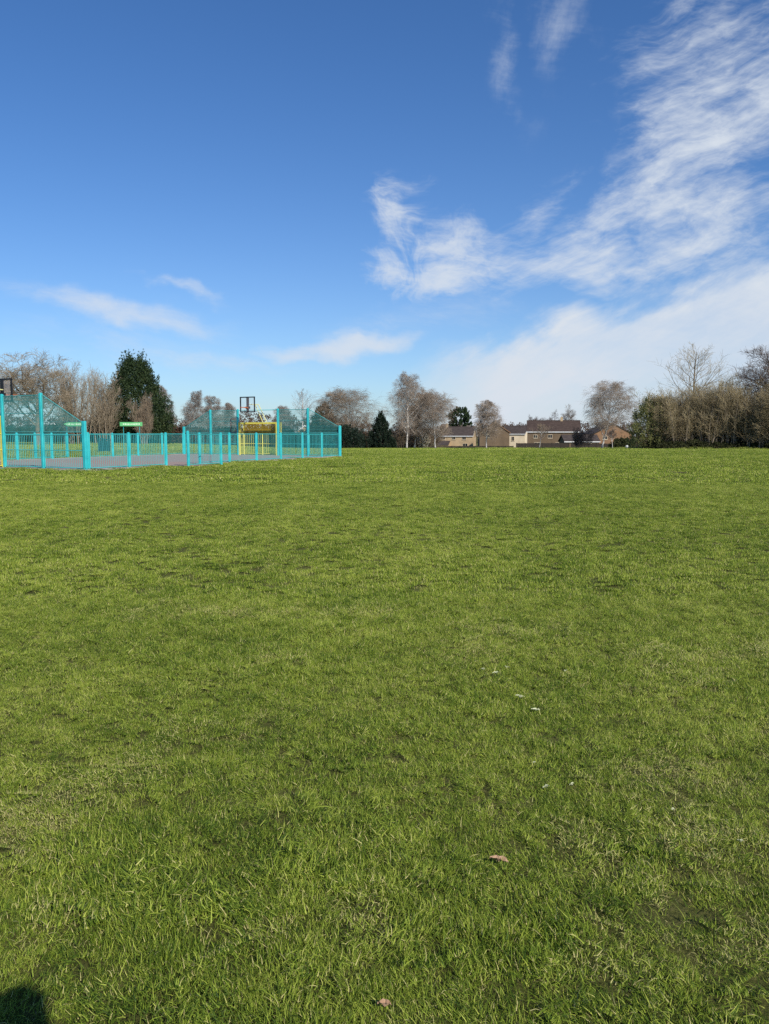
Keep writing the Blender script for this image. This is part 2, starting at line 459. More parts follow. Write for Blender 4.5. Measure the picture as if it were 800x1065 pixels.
# ------------------------------------------------------------------ grass
def mat_grass():
    m, nt, b = new_mat('grass_blades')
    out = nt.nodes['Material Output']
    geo = nt.nodes.new('ShaderNodeNewGeometry')
    nz = grass_color_nodes(nt, geo.outputs['Position'])
    at_ = nt.nodes.new('ShaderNodeAttribute'); at_.attribute_name = 'tint'
    oi = nt.nodes.new('ShaderNodeObjectInfo')
    E.nt = nt
    big, mid, small = E(nz(.16, 4)), E(nz(.9, 4)), E(nz(5.5, 3))
    v = (big - .5) * .45 + (mid - .5) * .55 + (small - .5) * .65 + (E(at_.outputs['Fac']) - .5) * 1.0 + (E(oi.outputs['Random']) - .5) * .16 + .5
    rp = ramp(nt, [(.0, (.022, .050, .007)), (.24, (.080, .138, .014)), (.5, (.245, .318, .034)), (.78, (.45, .49, .085)), (1.0, (.56, .50, .20))])
    nt.links.new(v.clamp().k, rp.inputs[0])
    nt.links.new(rp.outputs[0], b.inputs['Base Color']); b.inputs['Roughness'].default_value = .55
    b.inputs['Specular IOR Level'].default_value = .16
    nm = nt.nodes.new('ShaderNodeMix'); nm.data_type = 'VECTOR'; nm.inputs[0].default_value = .26
    nt.links.new(geo.outputs['Normal'], nm.inputs[4]); nm.inputs[5].default_value = (0, 0, 1)
    nrmz = nt.nodes.new('ShaderNodeVectorMath'); nrmz.operation = 'NORMALIZE'; nt.links.new(nm.outputs[1], nrmz.inputs[0])
    nt.links.new(nrmz.outputs[0], b.inputs['Normal'])
    tr = nt.nodes.new('ShaderNodeBsdfTranslucent'); nt.links.new(rp.outputs[0], tr.inputs[0])
    mx = nt.nodes.new('ShaderNodeMixShader'); mx.inputs[0].default_value = .22
    nt.links.new(b.outputs[0], mx.inputs[1]); nt.links.new(tr.outputs[0], mx.inputs[2]); nt.links.new(mx.outputs[0], out.inputs[0])
    return m

def clump(seed, n, rad, lmin, lmax, wid, nseg, lean=(.55, 1.75), tuft=0.0, straw=.07):
    rs = np.random.RandomState(seed)
    ang = rs.rand(n) * 2 * np.pi; rr = rad * np.sqrt(rs.rand(n))
    bx, by = rr * np.cos(ang), rr * np.sin(ang)
    if tuft > 0:                               # gather into tufts
        k = max(3, n // 22); c = rs.randint(0, k, n)
        ca = rs.rand(k) * 2 * np.pi; cr = rad * np.sqrt(rs.rand(k))
        bx = bx * (1 - tuft) + tuft * (cr * np.cos(ca))[c]; by = by * (1 - tuft) + tuft * (cr * np.sin(ca))[c]
    az = rs.rand(n) * 2 * np.pi
    L = lmin + (lmax - lmin) * rs.rand(n) ** 1.4
    ln = lean[0] + (lean[1] - lean[0]) * rs.rand(n)
    W = wid * (.65 + .7 * rs.rand(n))
    tint = np.clip(rs.normal(.45, .16, n), 0, .85)
    dead = rs.rand(n) < straw
    tint[dead] = .9 + .45 * rs.rand(dead.sum())
    ln[dead] = np.maximum(ln[dead], 1.0)
    P = np.stack([bx, by, np.zeros(n) - .006], -1)
    side = np.stack([-np.sin(az), np.cos(az), np.zeros(n)], -1)
    tw = rs.normal(0, .5, n)
    rows = []
    a = ln * .35
    for i in range(nseg + 1):
        f = i / nseg
        w = W * (1 - f) ** .7 if i < nseg else None
        sd_ = side * np.cos(tw * f)[:, None] + np.array((0, 0, 1.)) * np.sin(tw * f)[:, None]
        if w is not None:
            rows.append(P - sd_ * w[:, None] / 2); rows.append(P + sd_ * w[:, None] / 2)
        else:
            rows.append(P.copy())
        d = np.stack([np.cos(az) * np.sin(a), np.sin(az) * np.sin(a), np.cos(a)], -1)
        P = P + d * (L / nseg)[:, None]
        a = a + ln * .9 / nseg
    V = np.stack(rows, 1)                      # n, 2*nseg+1, 3
    k = 2 * nseg + 1
    base = (np.arange(n) * k)[:, None]
    quads = [base + np.array([[2 * i, 2 * i + 1, 2 * i + 3, 2 * i + 2]]) for i in range(nseg - 1)]
    tris = base + np.array([[2 * nseg - 2, 2 * nseg - 1, 2 * nseg]])
    F = ([np.concatenate(quads)] if quads else []) + [tris]
    me = np_mesh('blades', V.reshape(-1, 3), F, True)
    at_ = me.attributes.new('tint', 'FLOAT', 'POINT')
    at_.data.foreach_set('value', np.repeat(tint, k).astype(np.float32))
    return me

GM = mat_grass()
def grass_object(name, label, pts, idx, rot, scl, meshes):
    cl = bpy.data.collections.new('grass_tufts')
    for i, me in enumerate(meshes):
        me.materials.append(GM)
        cl.objects.link(bpy.data.objects.new('grass_tuft_%02d' % i, me))
    me = bpy.data.meshes.new(name)
    me.vertices.add(len(pts)); me.vertices.foreach_set('co', pts.astype(np.float32).ravel())
    for nm, ty, arr in (('idx', 'INT', idx.astype(np.int32)), ('rotz', 'FLOAT_VECTOR', rot.astype(np.float32).ravel()), ('scl', 'FLOAT_VECTOR', scl.astype(np.float32).ravel())):
        a = me.attributes.new(nm, ty, 'POINT')
        a.data.foreach_set('vector' if ty == 'FLOAT_VECTOR' else 'value', arr)
    me.materials.append(GM)
    o = link(name, me)
    g = bpy.data.node_groups.new(name, 'GeometryNodeTree')
    g.interface.new_socket('Geometry', in_out='INPUT', socket_type='NodeSocketGeometry')
    g.interface.new_socket('Geometry', in_out='OUTPUT', socket_type='NodeSocketGeometry')
    gi, go = g.nodes.new('NodeGroupInput'), g.nodes.new('NodeGroupOutput')
    iop = g.nodes.new('GeometryNodeInstanceOnPoints'); ci = g.nodes.new('GeometryNodeCollectionInfo')
    ci.inputs['Collection'].default_value = cl; ci.inputs['Separate Children'].default_value = True; ci.inputs['Reset Children'].default_value = True
    def na(nm, ty):
        n = g.nodes.new('GeometryNodeInputNamedAttribute'); n.data_type = ty; n.inputs['Name'].default_value = nm
        return n.outputs['Attribute']
    g.links.new(gi.outputs[0], iop.inputs['Points']); g.links.new(ci.outputs[0], iop.inputs['Instance'])
    iop.inputs['Pick Instance'].default_value = True
    g.links.new(na('idx', 'INT'), iop.inputs['Instance Index'])
    g.links.new(na('rotz', 'FLOAT_VECTOR'), iop.inputs['Rotation']); g.links.new(na('scl', 'FLOAT_VECTOR'), iop.inputs['Scale'])
    g.links.new(iop.outputs[0], go.inputs[0])
    md = o.modifiers.new('grass', 'NODES'); md.node_group = g
    tag(o, label, 'grass', kind='stuff')
    return o

TUFTS = [lawn(95, 925), lawn(110, 940), lawn(128, 925), lawn(85, 905), lawn(330, 905), lawn(210, 960), lawn(560, 960), lawn(690, 900), lawn(470, 985)]
BARE = [(lawn(720, 985), .10), (lawn(640, 990), .1), (lawn(600, 878), .1), (lawn(385, 955), .09), (lawn(700, 820), .24), (lawn(45, 850), .2),
        (lawn(745, 905), .12), (lawn(250, 980), .06), (lawn(65, 945), .07), (lawn(700, 935), .09)]
def scatter(y0, y1, step, seed, pad=2.5):
    rs = np.random.RandomState(seed)
    out = []
    y = y0
    while y < y1:
        hw = y * .53 + pad
        n = int(2 * hw / step) + 1
        x = -hw + (np.arange(n) + .5) * step
        out.append(np.stack([x + rs.uniform(-.5, .5, n) * step, np.full(n, y) + rs.uniform(-.5, .5, n) * step], -1))
        y += step
    p = np.concatenate(out)
    s_, t_ = court_st(p[:, 0], p[:, 1])
    inside = (s_ > -.15) & (s_ < LEN + .15) & (t_ > -.15) & (t_ < WID + .15)
    door = (s_ > 4.5) & (s_ < 6.5) & (t_ > -1.35) & (t_ < 0)
    return p[~(inside | door)], rs

def zone(name, label, y0, y1, step, seed, meshes, h0, tall=None, lump=4.0, tilt=1.0, thatch=0):
    p, rs = scatter(y0, y1, step, seed)
    n = len(p)
    hn = .62 * vnoise(p[:, 0] * 2.1, p[:, 1] * 2.1) + .38 * vnoise(p[:, 0] * 7 + 9, p[:, 1] * 7) + .5 * vnoise(p[:, 0] * .5 + 40, p[:, 1] * .5)
    h = h0 * ((.42 + .78 * hn) if step < .5 else (.7 + .4 * hn))
    keep = np.ones(n, bool)
    if tall is not None:
        for c in TUFTS[:5]:
            d2 = (p[:, 0] - c[0]) ** 2 + (p[:, 1] - c[1]) ** 2
            h *= 1 + 1.1 * np.exp(-d2 / .014)
        for c in TUFTS[5:]:
            d2 = (p[:, 0] - c[0]) ** 2 + (p[:, 1] - c[1]) ** 2
            h *= 1 + .7 * np.exp(-d2 / .02)
        for c, r in BARE:
            d2 = (p[:, 0] - c[0]) ** 2 + (p[:, 1] - c[1]) ** 2
            k = np.exp(-d2 / r ** 2)
            h *= 1 - .3 * k; keep &= rs.rand(n) > k * .08
    thin = vnoise(p[:, 0] * 3.3 + 80, p[:, 1] * 3.3 + 15)
    if tall is not None: keep &= ~((thin > .8) & (rs.rand(n) < .2))
    wdt = .85 + .3 * rs.rand(n)
    z = ground_z(p[:, 0], p[:, 1])
    fr = lump
    z = z + .024 * h0 * vnoise(p[:, 0] * fr, p[:, 1] * fr) * min(1, 4 / fr)
    tx = 1.5 * (vnoise(p[:, 0] * fr * 1.3 + 31, p[:, 1] * fr * 1.3) - .5) + .6 * (vnoise(p[:, 0] * fr * 3 + 3, p[:, 1] * fr * 3) - .5)
    ty = 1.5 * (vnoise(p[:, 0] * fr * 1.3 + 67, p[:, 1] * fr * 1.3 + 9) - .5) + .6 * (vnoise(p[:, 0] * fr * 3 + 53, p[:, 1] * fr * 3) - .5)
    pts = np.stack([p[:, 0], p[:, 1], z], -1)
    rot = np.stack([np.clip(tx, -.75, .75) * tilt, np.clip(ty, -.75, .75) * tilt, rs.rand(n) * 6.283], -1)
    hw_ = np.clip(.45 + .55 * h, .6, 1.5) * wdt
    scl = np.stack([hw_, hw_, np.clip(h, .35, 1.8)], -1)
    idx = rs.randint(0, len(meshes) - thatch, n)
    if thatch:
        kk = np.zeros(n)
        for c, r in BARE: kk = np.maximum(kk, np.exp(-((p[:, 0] - c[0]) ** 2 + (p[:, 1] - c[1]) ** 2) / (r * 1.1) ** 2))
        kk = np.maximum(kk, sm(.66, .9, vnoise(p[:, 0] * 1.7 + 21, p[:, 1] * 1.7 + 60)) * .55)
        th = rs.rand(n) < kk * .75
        idx[th] = len(meshes) - thatch + rs.randint(0, thatch, th.sum())
    k = keep
    return grass_object(name, label, pts[k], idx[k], rot[k], scl[k], meshes)

near = [clump(10 + i, 260, .085, .010, .036, .0019, 3, tuft=.4, lean=(.6, 2.1)) for i in range(8)] + [clump(90 + i, 260, .09, .010, .030, .0019, 3, lean=(1.0, 2.1), straw=.4) for i in range(3)]
zone('grass', 'mown green lawn with tufts and straw coloured blades in the foreground', 1.15, 6.5, .060, 5, near, 1.0, tall=1, lump=5.5, thatch=3)
loose = [clump(130 + i, 26, .12, .025, .058, .0022, 4, lean=(.7, 2.2), straw=.10) for i in range(5)]
zone('grass', 'longer loose blades and straw scattered through the foreground lawn', 1.2, 7.5, .16, 15, loose, 1.0, tall=1, lump=6)
mid = [clump(30 + i, 420, .17, .014, .044, .0044, 2, tuft=.45, lean=(.6, 1.9)) for i in range(6)]
zone('grass', 'mown green lawn across the middle of the field', 6.4, 22, .15, 6, mid, .95, lump=4.5, tilt=.42)
far = [clump(50 + i, 1000, .95, .025, .07, .018, 2, tuft=.3, lean=(.6, 1.9)) for i in range(5)]
zone('grass', 'far mown green lawn reaching to the trees and the court', 21.6, 70, .8, 7, far, .95, lump=.9, tilt=.16)
vfar = [clump(70 + i, 900, 2.4, .04, .09, .06, 1, tuft=.2) for i in range(4)]
def rough_edge():
    rs = np.random.RandomState(12); P = []
    for u0, u1, Y0, Y1, n in ((354, 660, 152, 166, 900), (655, 900, 84, 91, 700)):
        uu = rs.uniform(u0, u1, n); yy = Y0 + (Y1 - Y0) * rs.rand(n)
        if Y0 < 100: yy = np.interp(uu, [655, 700, 880], [101, 90.5, 84.5]) + rs.normal(0, .5, n)
        else: yy = np.where(rs.rand(n) < .6, 153 + rs.normal(0, .7, n), yy)
        xx = (uu - 400) / 800 * yy
        P.append(np.stack([xx, yy, ground_z(xx, yy)], -1))
    p = np.concatenate(P); n = len(p)
    k = .5 + 1.0 * vnoise(p[:, 0] * .6, p[:, 1] * .6)
    rot = np.stack([np.zeros(n), np.zeros(n), rs.rand(n) * 6.28], -1)
    ms = [clump(110 + i, 260, .5, .10, .34, .022, 2, tuft=.5, straw=.3) for i in range(3)]
    grass_object('rough_grass', 'rough longer grass along the foot of the far trees and hedge', p, rs.randint(0, 3, n), rot, np.stack([k, k, k], -1), ms)
rough_edge()
zone('grass', 'farthest strip of green lawn in front of the hedges', 69, 230, 2.2, 8, vfar, .9, lump=.3, tilt=.04)

# ------------------------------------------------------------------ ball court
def mat_court():
    m, nt, b = new_mat('court_tarmac')
    E.nt = nt
    geo = nt.nodes.new('ShaderNodeTexCoord')
    pos = geo.outputs['Object']
    n1 = nt.nodes.new('ShaderNodeTexNoise'); n1.inputs['Scale'].default_value = .5; n1.inputs['Detail'].default_value = 5; nt.links.new(pos, n1.inputs['Vector'])
    n2 = nt.nodes.new('ShaderNodeTexNoise'); n2.inputs['Scale'].default_value = 30; nt.links.new(pos, n2.inputs['Vector'])
    sp = nt.nodes.new('ShaderNodeSeparateXYZ'); nt.links.new(pos, sp.inputs[0])
    # worn red surface around the openings half way down the court
    x = E(sp.outputs[0])
    k = (E(n1.outputs[0]) - .5) * 2.0 + x
    f = k.ss(4.2, 5.2) * (1.0 - k.ss(7.2, 9.0))
    g = ramp(nt, [(.3, (.25, .225, .185)), (.7, (.33, .30, .255))]); r = ramp(nt, [(.3, (.30, .19, .15)), (.7, (.40, .27, .21))])
    nt.links.new(n2.outputs[0], g.inputs[0]); nt.links.new(n2.outputs[0], r.inputs[0])
    mx = nt.nodes.new('ShaderNodeMix'); mx.data_type = 'RGBA'
    nt.links.new((f * .75).k, mx.inputs[0]); nt.links.new(g.outputs[0], mx.inputs[6]); nt.links.new(r.outputs[0], mx.inputs[7])
    nt.links.new(mx.outputs[2], b.inputs['Base Color']); b.inputs['Roughness'].default_value = .95
    return m

def wall_angle(d): return math.atan2(d[1], d[0])
RS, RT = math.atan2(CS[1], CS[0]), math.atan2(CT[1], CT[0])

cm = MB(); cm.add([(0, 0, .03), (LEN, 0, .03), (LEN, WID, .03), (0, WID, .03)], [(0, 1, 2, 3)])
cm.add([(4.4, -1.25, .026), (6.6, -1.25, .026), (6.6, .0, .026), (4.4, .0, .026)], [(0, 1, 2, 3)])
o = cm.build('court_surface', mat_court(), None, (COURT_O[0], COURT_O[1], 0)); o.rotation_euler = (0, 0, RS); tag(o, kind='structure')
em = MB()
em.box((2.2, -.06, .02), (4.4, .10, .07)); em.box((13.1, -.06, .02), (13.0, .10, .07))
em.box((LEN / 2, WID + .06, .02), (LEN, .10, .07)); em.box((-.06, WID / 2, .02), (.10, WID + .2, .07)); em.box((LEN + .06, WID / 2, .02), (.10, WID + .2, .07))
o = em.build('court_kerb', M['stone'], None, (COURT_O[0], COURT_O[1], 0)); o.rotation_euler = (0, 0, RS); tag(o, kind='structure')

HF = 1.40
def post_mb(x, h, y=0.0, w=.105):
    m = MB(); m.box((x, y, h / 2), (w, w * .9, h), bev=.015); m.box((x, y, h + .012), (w * .82, w * .74, .024), bev=.02)
    m.box((x, y, .012), (w * 1.9, w * 1.8, .024), bev=.02)
    return m
def rail_panel(x0, x1, z0, z1, gap=.1, mids=(), bar=.006, fr=.019, y=0.0):
    m = MB()
    m.tube((x0, y, z1), (x1, y, z1), fr, 8); m.tube((x0, y, z0), (x1, y, z0), fr * .85, 8)
    for s_ in (x0, x1): m.tube((s_, y, z0), (s_, y, z1), fr, 8)
    for z in mids: m.tube((x0, y, z), (x1, y, z), .014, 6)
    n = max(1, int(round((x1 - x0) / gap)))
    for i in range(1, n):
        x = x0 + (x1 - x0) * i / n
        m.tube((x, y, z0), (x, y, z1), bar, 5)
    return m
def low_run(label, base, rz, xs, group, ends=None):
    t = thing('court_railing', label, 'railing', base, rz, group)
    for i, x in enumerate(xs):
        post_mb(x, (ends or {}).get(i, HF + .03)).build('post', M['teal'], t)
    for a, b in zip(xs[:-1], xs[1:]):
        rail_panel(a + .085, b - .085, .10, HF - .02).build('bar_panel', M['teal_wire'], t)
    return t
NG = 'low turquoise railings round the ball court'
low_run('short turquoise railing from the sloping corner panel to the near opening', cpt(.1, 0), RS, [0.05, 2.15, 4.3], NG)
low_run('long turquoise railing on the near side running to the far goal end', cpt(6.6, 0), RS, [0, 2.2, 4.4, 6.6, 8.75, 10.85, 12.95], NG, {6: 1.87})
low_run('single turquoise barrier panel standing outside the near opening', cpt(4.35, -1.25), RS, [0, 2.2], NG, {0: HF + .1})
low_run('turquoise railing on the far side, left of its opening', cpt(.1, WID), RS, [0.05, 2.15, 4.35, 6.5, 8.7], NG)
low_run('turquoise railing on the far side, right of its opening', cpt(11.0, WID), RS, [0, 2.2, 4.3, 6.45, 8.5], NG)
low_run('single turquoise barrier panel standing beyond the far opening', cpt(8.75, WID + 1.25), RS, [0, 2.2], NG)

HT = 2.95
def mesh_panel(x0, x1, z0, z1):
    m = MB()
    c = .07
    m.path([(x0 + c, 0, z0), (x1 - c, 0, z0), (x1, 0, z0 + c), (x1, 0, z1), (x0, 0, z1), (x0, 0, z0 + c), (x0 + c, 0, z0)], .018, 6)
    m.tube((x0, 0, (z0 + z1) / 2 + .02), (x1, 0, (z0 + z1) / 2 + .02), .013, 6)
    n = int((x1 - x0) / .062)
    for i in range(1, n):
        x = x0 + (x1 - x0) * i / n; m.tube((x, 0, z0), (x, 0, z1), .0072, 4)
    for z in np.arange(z0 + .2, z1 - .1, .2): m.tube((x0, 0, z), (x1, 0, z), .0055, 4)
    return m
def slope_panel(x0, x1, z0, za, zb):
    """three sided wing: za high edge at x1, zb low edge at x0"""
    m = MB()
    m.path([(x0, 0, z0), (x1, 0, z0), (x1, 0, za), (x0, 0, zb), (x0, 0, z0)], .02, 6)
    n = int((x1 - x0) / .062)
    for i in range(1, n):
        f = i / n; x = x0 + (x1 - x0) * f; m.tube((x, 0, z0), (x, 0, zb + (za - zb) * f), .0072, 4)
    for z in np.arange(z0 + .2, za - .1, .2):
        f = max(0, (z - zb) / (za - zb)); m.tube((x0 + (x1 - x0) * f, 0, z), (x1, 0, z), .0055, 4)
    return m
def wing(label, base, rz, flip=False):
    """end wall wing from the corner (x=0) to the goal (x=4.5)"""
    t = thing('court_end_wall', label, 'fence', base, rz, 'tall end walls of the ball court')
    q = MB(); q.box((0, 0, .94), (.15, .12, 1.87), bev=.015); q.box((0, 0, .012), (.25, .22, .024), bev=.02); q.build('post', M['teal'], t)
    for x in (2.25, 4.46): post_mb(x, HT, w=.125).build('post', M['teal'], t)
    for a, b in ((.11, 2.15), (2.35, 4.36)): rail_panel(a, b, .10, HF - .05, mids=(.76,)).build('bar_panel', M['teal_wire'], t)
    slope_panel(.11, 2.16, HF + .06, HT - .06, 1.83).build('sloping_mesh_panel', M['teal_mesh'], t)
    mesh_panel(2.35, 4.36, HF + .06, HT - .06).build('mesh_panel', M['teal_mesh'], t)
    return t
wing('tall mesh end wall with sloping wing, nearest corner of the court on the left', cpt(0, 0), RT)
wing('tall mesh end wall on the far side of the near yellow goal', cpt(0, WID), RT + math.pi)
wing('tall mesh end wall with sloping wing, right of the far yellow goal', cpt(LEN, 0), RT)
wing('tall mesh end wall with sloping wing, left of the far yellow goal', cpt(LEN, WID), RT + math.pi)

def goal(label, base, rz):
    """local x along the goal mouth (-1.5..1.5), +y outward away from the court"""
    t = thing('goal', label, 'goal', base, rz, 'yellow goals in the end walls')
    W_, H_, D_ = 1.44, 2.12, .5
    f = MB()
    for x in (-W_, W_): f.box((x, 0, H_ / 2), (.10, .10, H_), bev=.012)
    f.box((0, 0, H_ - .05), (2 * W_ - .104, .094, .094)); f.build('goal_frame', M['yellow'], t)
    for sgn in (-1, 1):
        s_ = MB(); x = sgn * W_
        for z in (.12, .75, HF, H_ - .05): s_.tube((x, .05, z), (x, D_, z), .02, 6)
        for i in range(1, 6): s_.tube((x, D_ * i / 6 + .02, .12), (x, D_ * i / 6 + .02, H_ - .05), .008, 5)
        s_.tube((x, D_, .02), (x, D_, H_), .04, 8); s_.build('side_panel', M['yellow'], t)
    b = MB()
    for z in (.12, .75, HF): b.tube((-W_, D_, z), (W_, D_, z), .022, 6)
    for i in range(1, 20): b.tube((-W_ + 2 * W_ * i / 20, D_, .12), (-W_ + 2 * W_ * i / 20, D_, HF), .009, 5)
    b.tube((0, D_ + .01, .02), (0, D_ + .01, H_), .035, 8); b.build('back_panel', M['yellow'], t)
    p = MB()
    for z in np.arange(HF + .05, H_ - .05, .062): p.tube((-W_ + .04, D_ - .03, z), (W_ - .04, D_ - .03, z), .021, 5)
    p.build('upper_slats', M['yellow_shaded'], t)
    r_ = MB()
    for y in np.linspace(.15, D_, 5): r_.tube((-W_, y, H_ - .02), (W_, y, H_ - .02), .012, 5)
    r_.build('roof_bars', M['yellow'], t)
    c = MB(); c.tube((-1.5, .02, HT - .06), (1.5, .02, HT - .06), .02, 8); c.build('top_rail', M['teal'], t)
    return t
def hoop(label, base, rz):
    t = thing('basketball_hoop', label, 'basketball hoop', base, rz, 'basketball hoops above the goals')
    a = MB()
    for x in (-.16, .16):
        a.tube((x + .3, .46, 2.0), (x * .8, -.05, 3.24), .026, 8); a.tube((x * .8, -.05, 3.24), (x * .6, -.98, 3.22), .024, 8)
    a.build('support_arms', M['pale_yellow'], t)
    f = MB(); w, z0, z1, y = .53, 2.76, 3.66, -1.05
    for x in (-w, w): f.box((x, y, (z0 + z1) / 2), (.065, .05, z1 - z0))
    for z in (z0, z1): f.box((0, y + .003, z), (2 * w + .065, .05, .065))
    f.box((-.03, y + .06, (z0 + z1) / 2), (.17, .05, z1 - z0 - .07)); f.box((0, y + .04, 3.02), (.3, .09, .14))
    f.build('backboard_frame', M['black'], t)
    g = MB()
    for i in range(1, 16): g.tube((-w + 2 * w * i / 16, y - .01, z0), (-w + 2 * w * i / 16, y - .01, z1), .005, 4)
    g.build('backboard_mesh', M['wire_grey'], t)
    r = MB()
    pts = [(.225 * math.cos(2 * math.pi * i / 20), y - .4 + .225 * math.sin(2 * math.pi * i / 20), 3.02) for i in range(21)]
    r.path(pts, .016, 6); r.box((0, y - .11, 3.0), (.16, .16, .03)); r.build('ring', M['orange'], t)
    return t
goal('yellow goal of bars at the far end of the court under its hoop', cpt(LEN, 6), RS - math.pi / 2)
goal('yellow goal cut off at the left edge of the photo', cpt(0, 6), RS + math.pi / 2)
hoop('black framed basketball backboard on yellow arms above the far goal', cpt(LEN, 6), RS - math.pi / 2)
hoop('black framed basketball backboard cut off at the left edge of the photo', cpt(0, 5.72), RS + math.pi / 2)

def sign(label, u0, u1, v0, v1, Y, arrow=False):
    a, b = at(u0, v1, Y), at(u1, v0, Y)
    w, h = b[0] - a[0], b[2] - a[2]
    t = thing('green_sign', label, 'sign', ((a[0] + b[0]) / 2, Y, 0), 0, 'green signs over the far railing')
    for x in (-w * .36, w * .36):
        m = MB(); m.tube((x, .06, 0), (x, .06, b[2] - .02), .014, 8); m.build('sign_post', M['teal'], t)
    m = MB()
    if arrow:
        m.prism([(-w / 2, a[2] + h * .55), (-w / 2 + .28, a[2]), (w / 2, a[2]), (w / 2, b[2]), (-w / 2 + .28, b[2])], -.02, .02)
    else:
        m.box((0, 0, (a[2] + b[2]) / 2), (w, .04, h))
    bd = m.build('board', M['sign_green'], t)
    p = MB(); rs = random.Random(int(u0)); x = -w * .36
    while x < w * .36:
        l = rs.uniform(.04, .09); p.box((x + l / 2, -.026, (a[2] + b[2]) / 2 + rs.uniform(-.01, .01)), (l, .012, h * rs.uniform(.28, .4))); x += l + .035
    p.build('pale_lettering', M['sign_pale'], bd)
sign('bright green arrow shaped sign board left of the near sloping wing post', 66, 87, 439.2, 443.2, 45.5, True)
sign('bright green sign board with faint pale lettering in front of the conifer', 124.8, 148, 439.0, 443.2, 50.5)

# two dark bins beyond the court
def bin_(label, u, Y, h):
    t = thing('litter_bin', label, 'bin', gp(u, Y), 0, 'dark bins beyond the court')
    m = MB(); m.box((0, 0, .02 + h * .42), (.44, .44, h * .84), bev=.05); m.box((0, 0, h * .45), (.47, .47, .04), bev=.05); m.build('body', M['bin'], t)
    m = MB(); m.box((0, 0, h * .95), (.48, .48, .07), bev=.06); m.box((0, 0, h * 1.0), (.34, .34, .06), bev=.05)
    for x in (-.19, .19): m.box((x, 0, h * .885), (.05, .4, .09))
    m.build('hood', M['bin'], t)
bin_('dark bin beyond the far railing, left one of the pair', 106.0, 62, 1.08)
bin_('dark bin beyond the far railing, right one of the pair', 111.6, 62.3, 1.02)

# ------------------------------------------------------------------ trees
def nrm(a): return a / np.maximum(np.linalg.norm(a, axis=-1, keepdims=True), 1e-9)
def tubes(polys, nside):
    """polys: list of (pts (k,n,3), rad (k,n)) -> verts, quads"""
    Vs, Fs, off = [], [], 0
    for pts, rad in polys:
        k, n, _ = pts.shape
        d = nrm(pts[-1] - pts[0])
        a = np.where(np.abs(d[:, 2:3]) < .9, np.array([[0, 0, 1.]]), np.array([[1., 0, 0]]))
        U = nrm(np.cross(d, a)); W = np.cross(d, U)
        th = 2 * np.pi * np.arange(nside) / nside
        ring = np.cos(th)[:, None, None] * U[None] + np.sin(th)[:, None, None] * W[None]      # ns,n,3
        V = pts[:, None] + rad[:, None, :, None] * ring[None]                                  # k,ns,n,3
        V = V.transpose(2, 0, 1, 3)                                                            # n,k,ns,3
        idx = np.arange(n * k * nside).reshape(n, k, nside) + off
        nx = np.roll(idx, -1, axis=2)
        F = np.stack([idx[:, :-1], nx[:, :-1], nx[:, 1:], idx[:, 1:]], -1).reshape(-1, 4)
        Vs.append(V.reshape(-1, 3)); Fs.append(F); off += n * k * nside
    return np.concatenate(Vs), np.concatenate(Fs)

def grow(rs, P, D, L, Rad, nseg, wander, lift, tip=.25):
    """walk n branches forward; returns (nseg+1,n,3) points and radii"""
    n = len(P); pts = [P]; rad = [Rad]; d = D
    for i in range(nseg):
        d = nrm(d + rs.normal(0, wander, (n, 3)) + np.array((0, 0, 1.)) * (lift if np.isscalar(lift) else lift[:, None]))
        P = P + d * (L / nseg)[:, None]
        pts.append(P); rad.append(Rad * (1 - (1 - tip) * (i + 1) / nseg))
    return np.stack(pts), np.stack(rad)

def sprout(rs, pts, rad, k, t0, t1, ang, L_of, rfac, flat=0.0):
    """k children on every branch; L_of(t, n) gives lengths as fraction of the parent's"""
    K, n, _ = pts.shape
    t = t0 + (t1 - t0) * (np.arange(k)[None] + rs.rand(n, k)) / k                             # n,k
    f = t * (K - 1); i = np.minimum(f.astype(int), K - 2); w = f - i
    b = np.arange(n)[:, None]
    p = pts[i, b] * (1 - w)[..., None] + pts[i + 1, b] * w[..., None]
    r = rad[i, b] * (1 - w) + rad[i + 1, b] * w
    d = nrm(pts[i + 1, b] - pts[i, b])
    a = np.where(np.abs(d[..., 2:3]) < .9, np.array([0, 0, 1.]), np.array([1., 0, 0]))
    U = nrm(np.cross(d, a)); W = np.cross(d, U)
    az = rs.rand(n, 1) * 6.28 + np.arange(k)[None] * 2.399 + rs.normal(0, .4, (n, k))
    th = np.radians(ang[0] + (ang[1] - ang[0]) * rs.rand(n, k))
    q = d * np.cos(th)[..., None] + (U * np.cos(az)[..., None] + W * np.sin(az)[..., None]) * np.sin(th)[..., None]
    plen = np.linalg.norm(np.diff(pts, axis=0), axis=-1).sum(0)[:, None]
    L = L_of(t) * plen * (.75 + .5 * rs.rand(n, k))
    return p.reshape(-1, 3), nrm(q.reshape(-1, 3)), L.ravel(), (r * rfac).ravel()

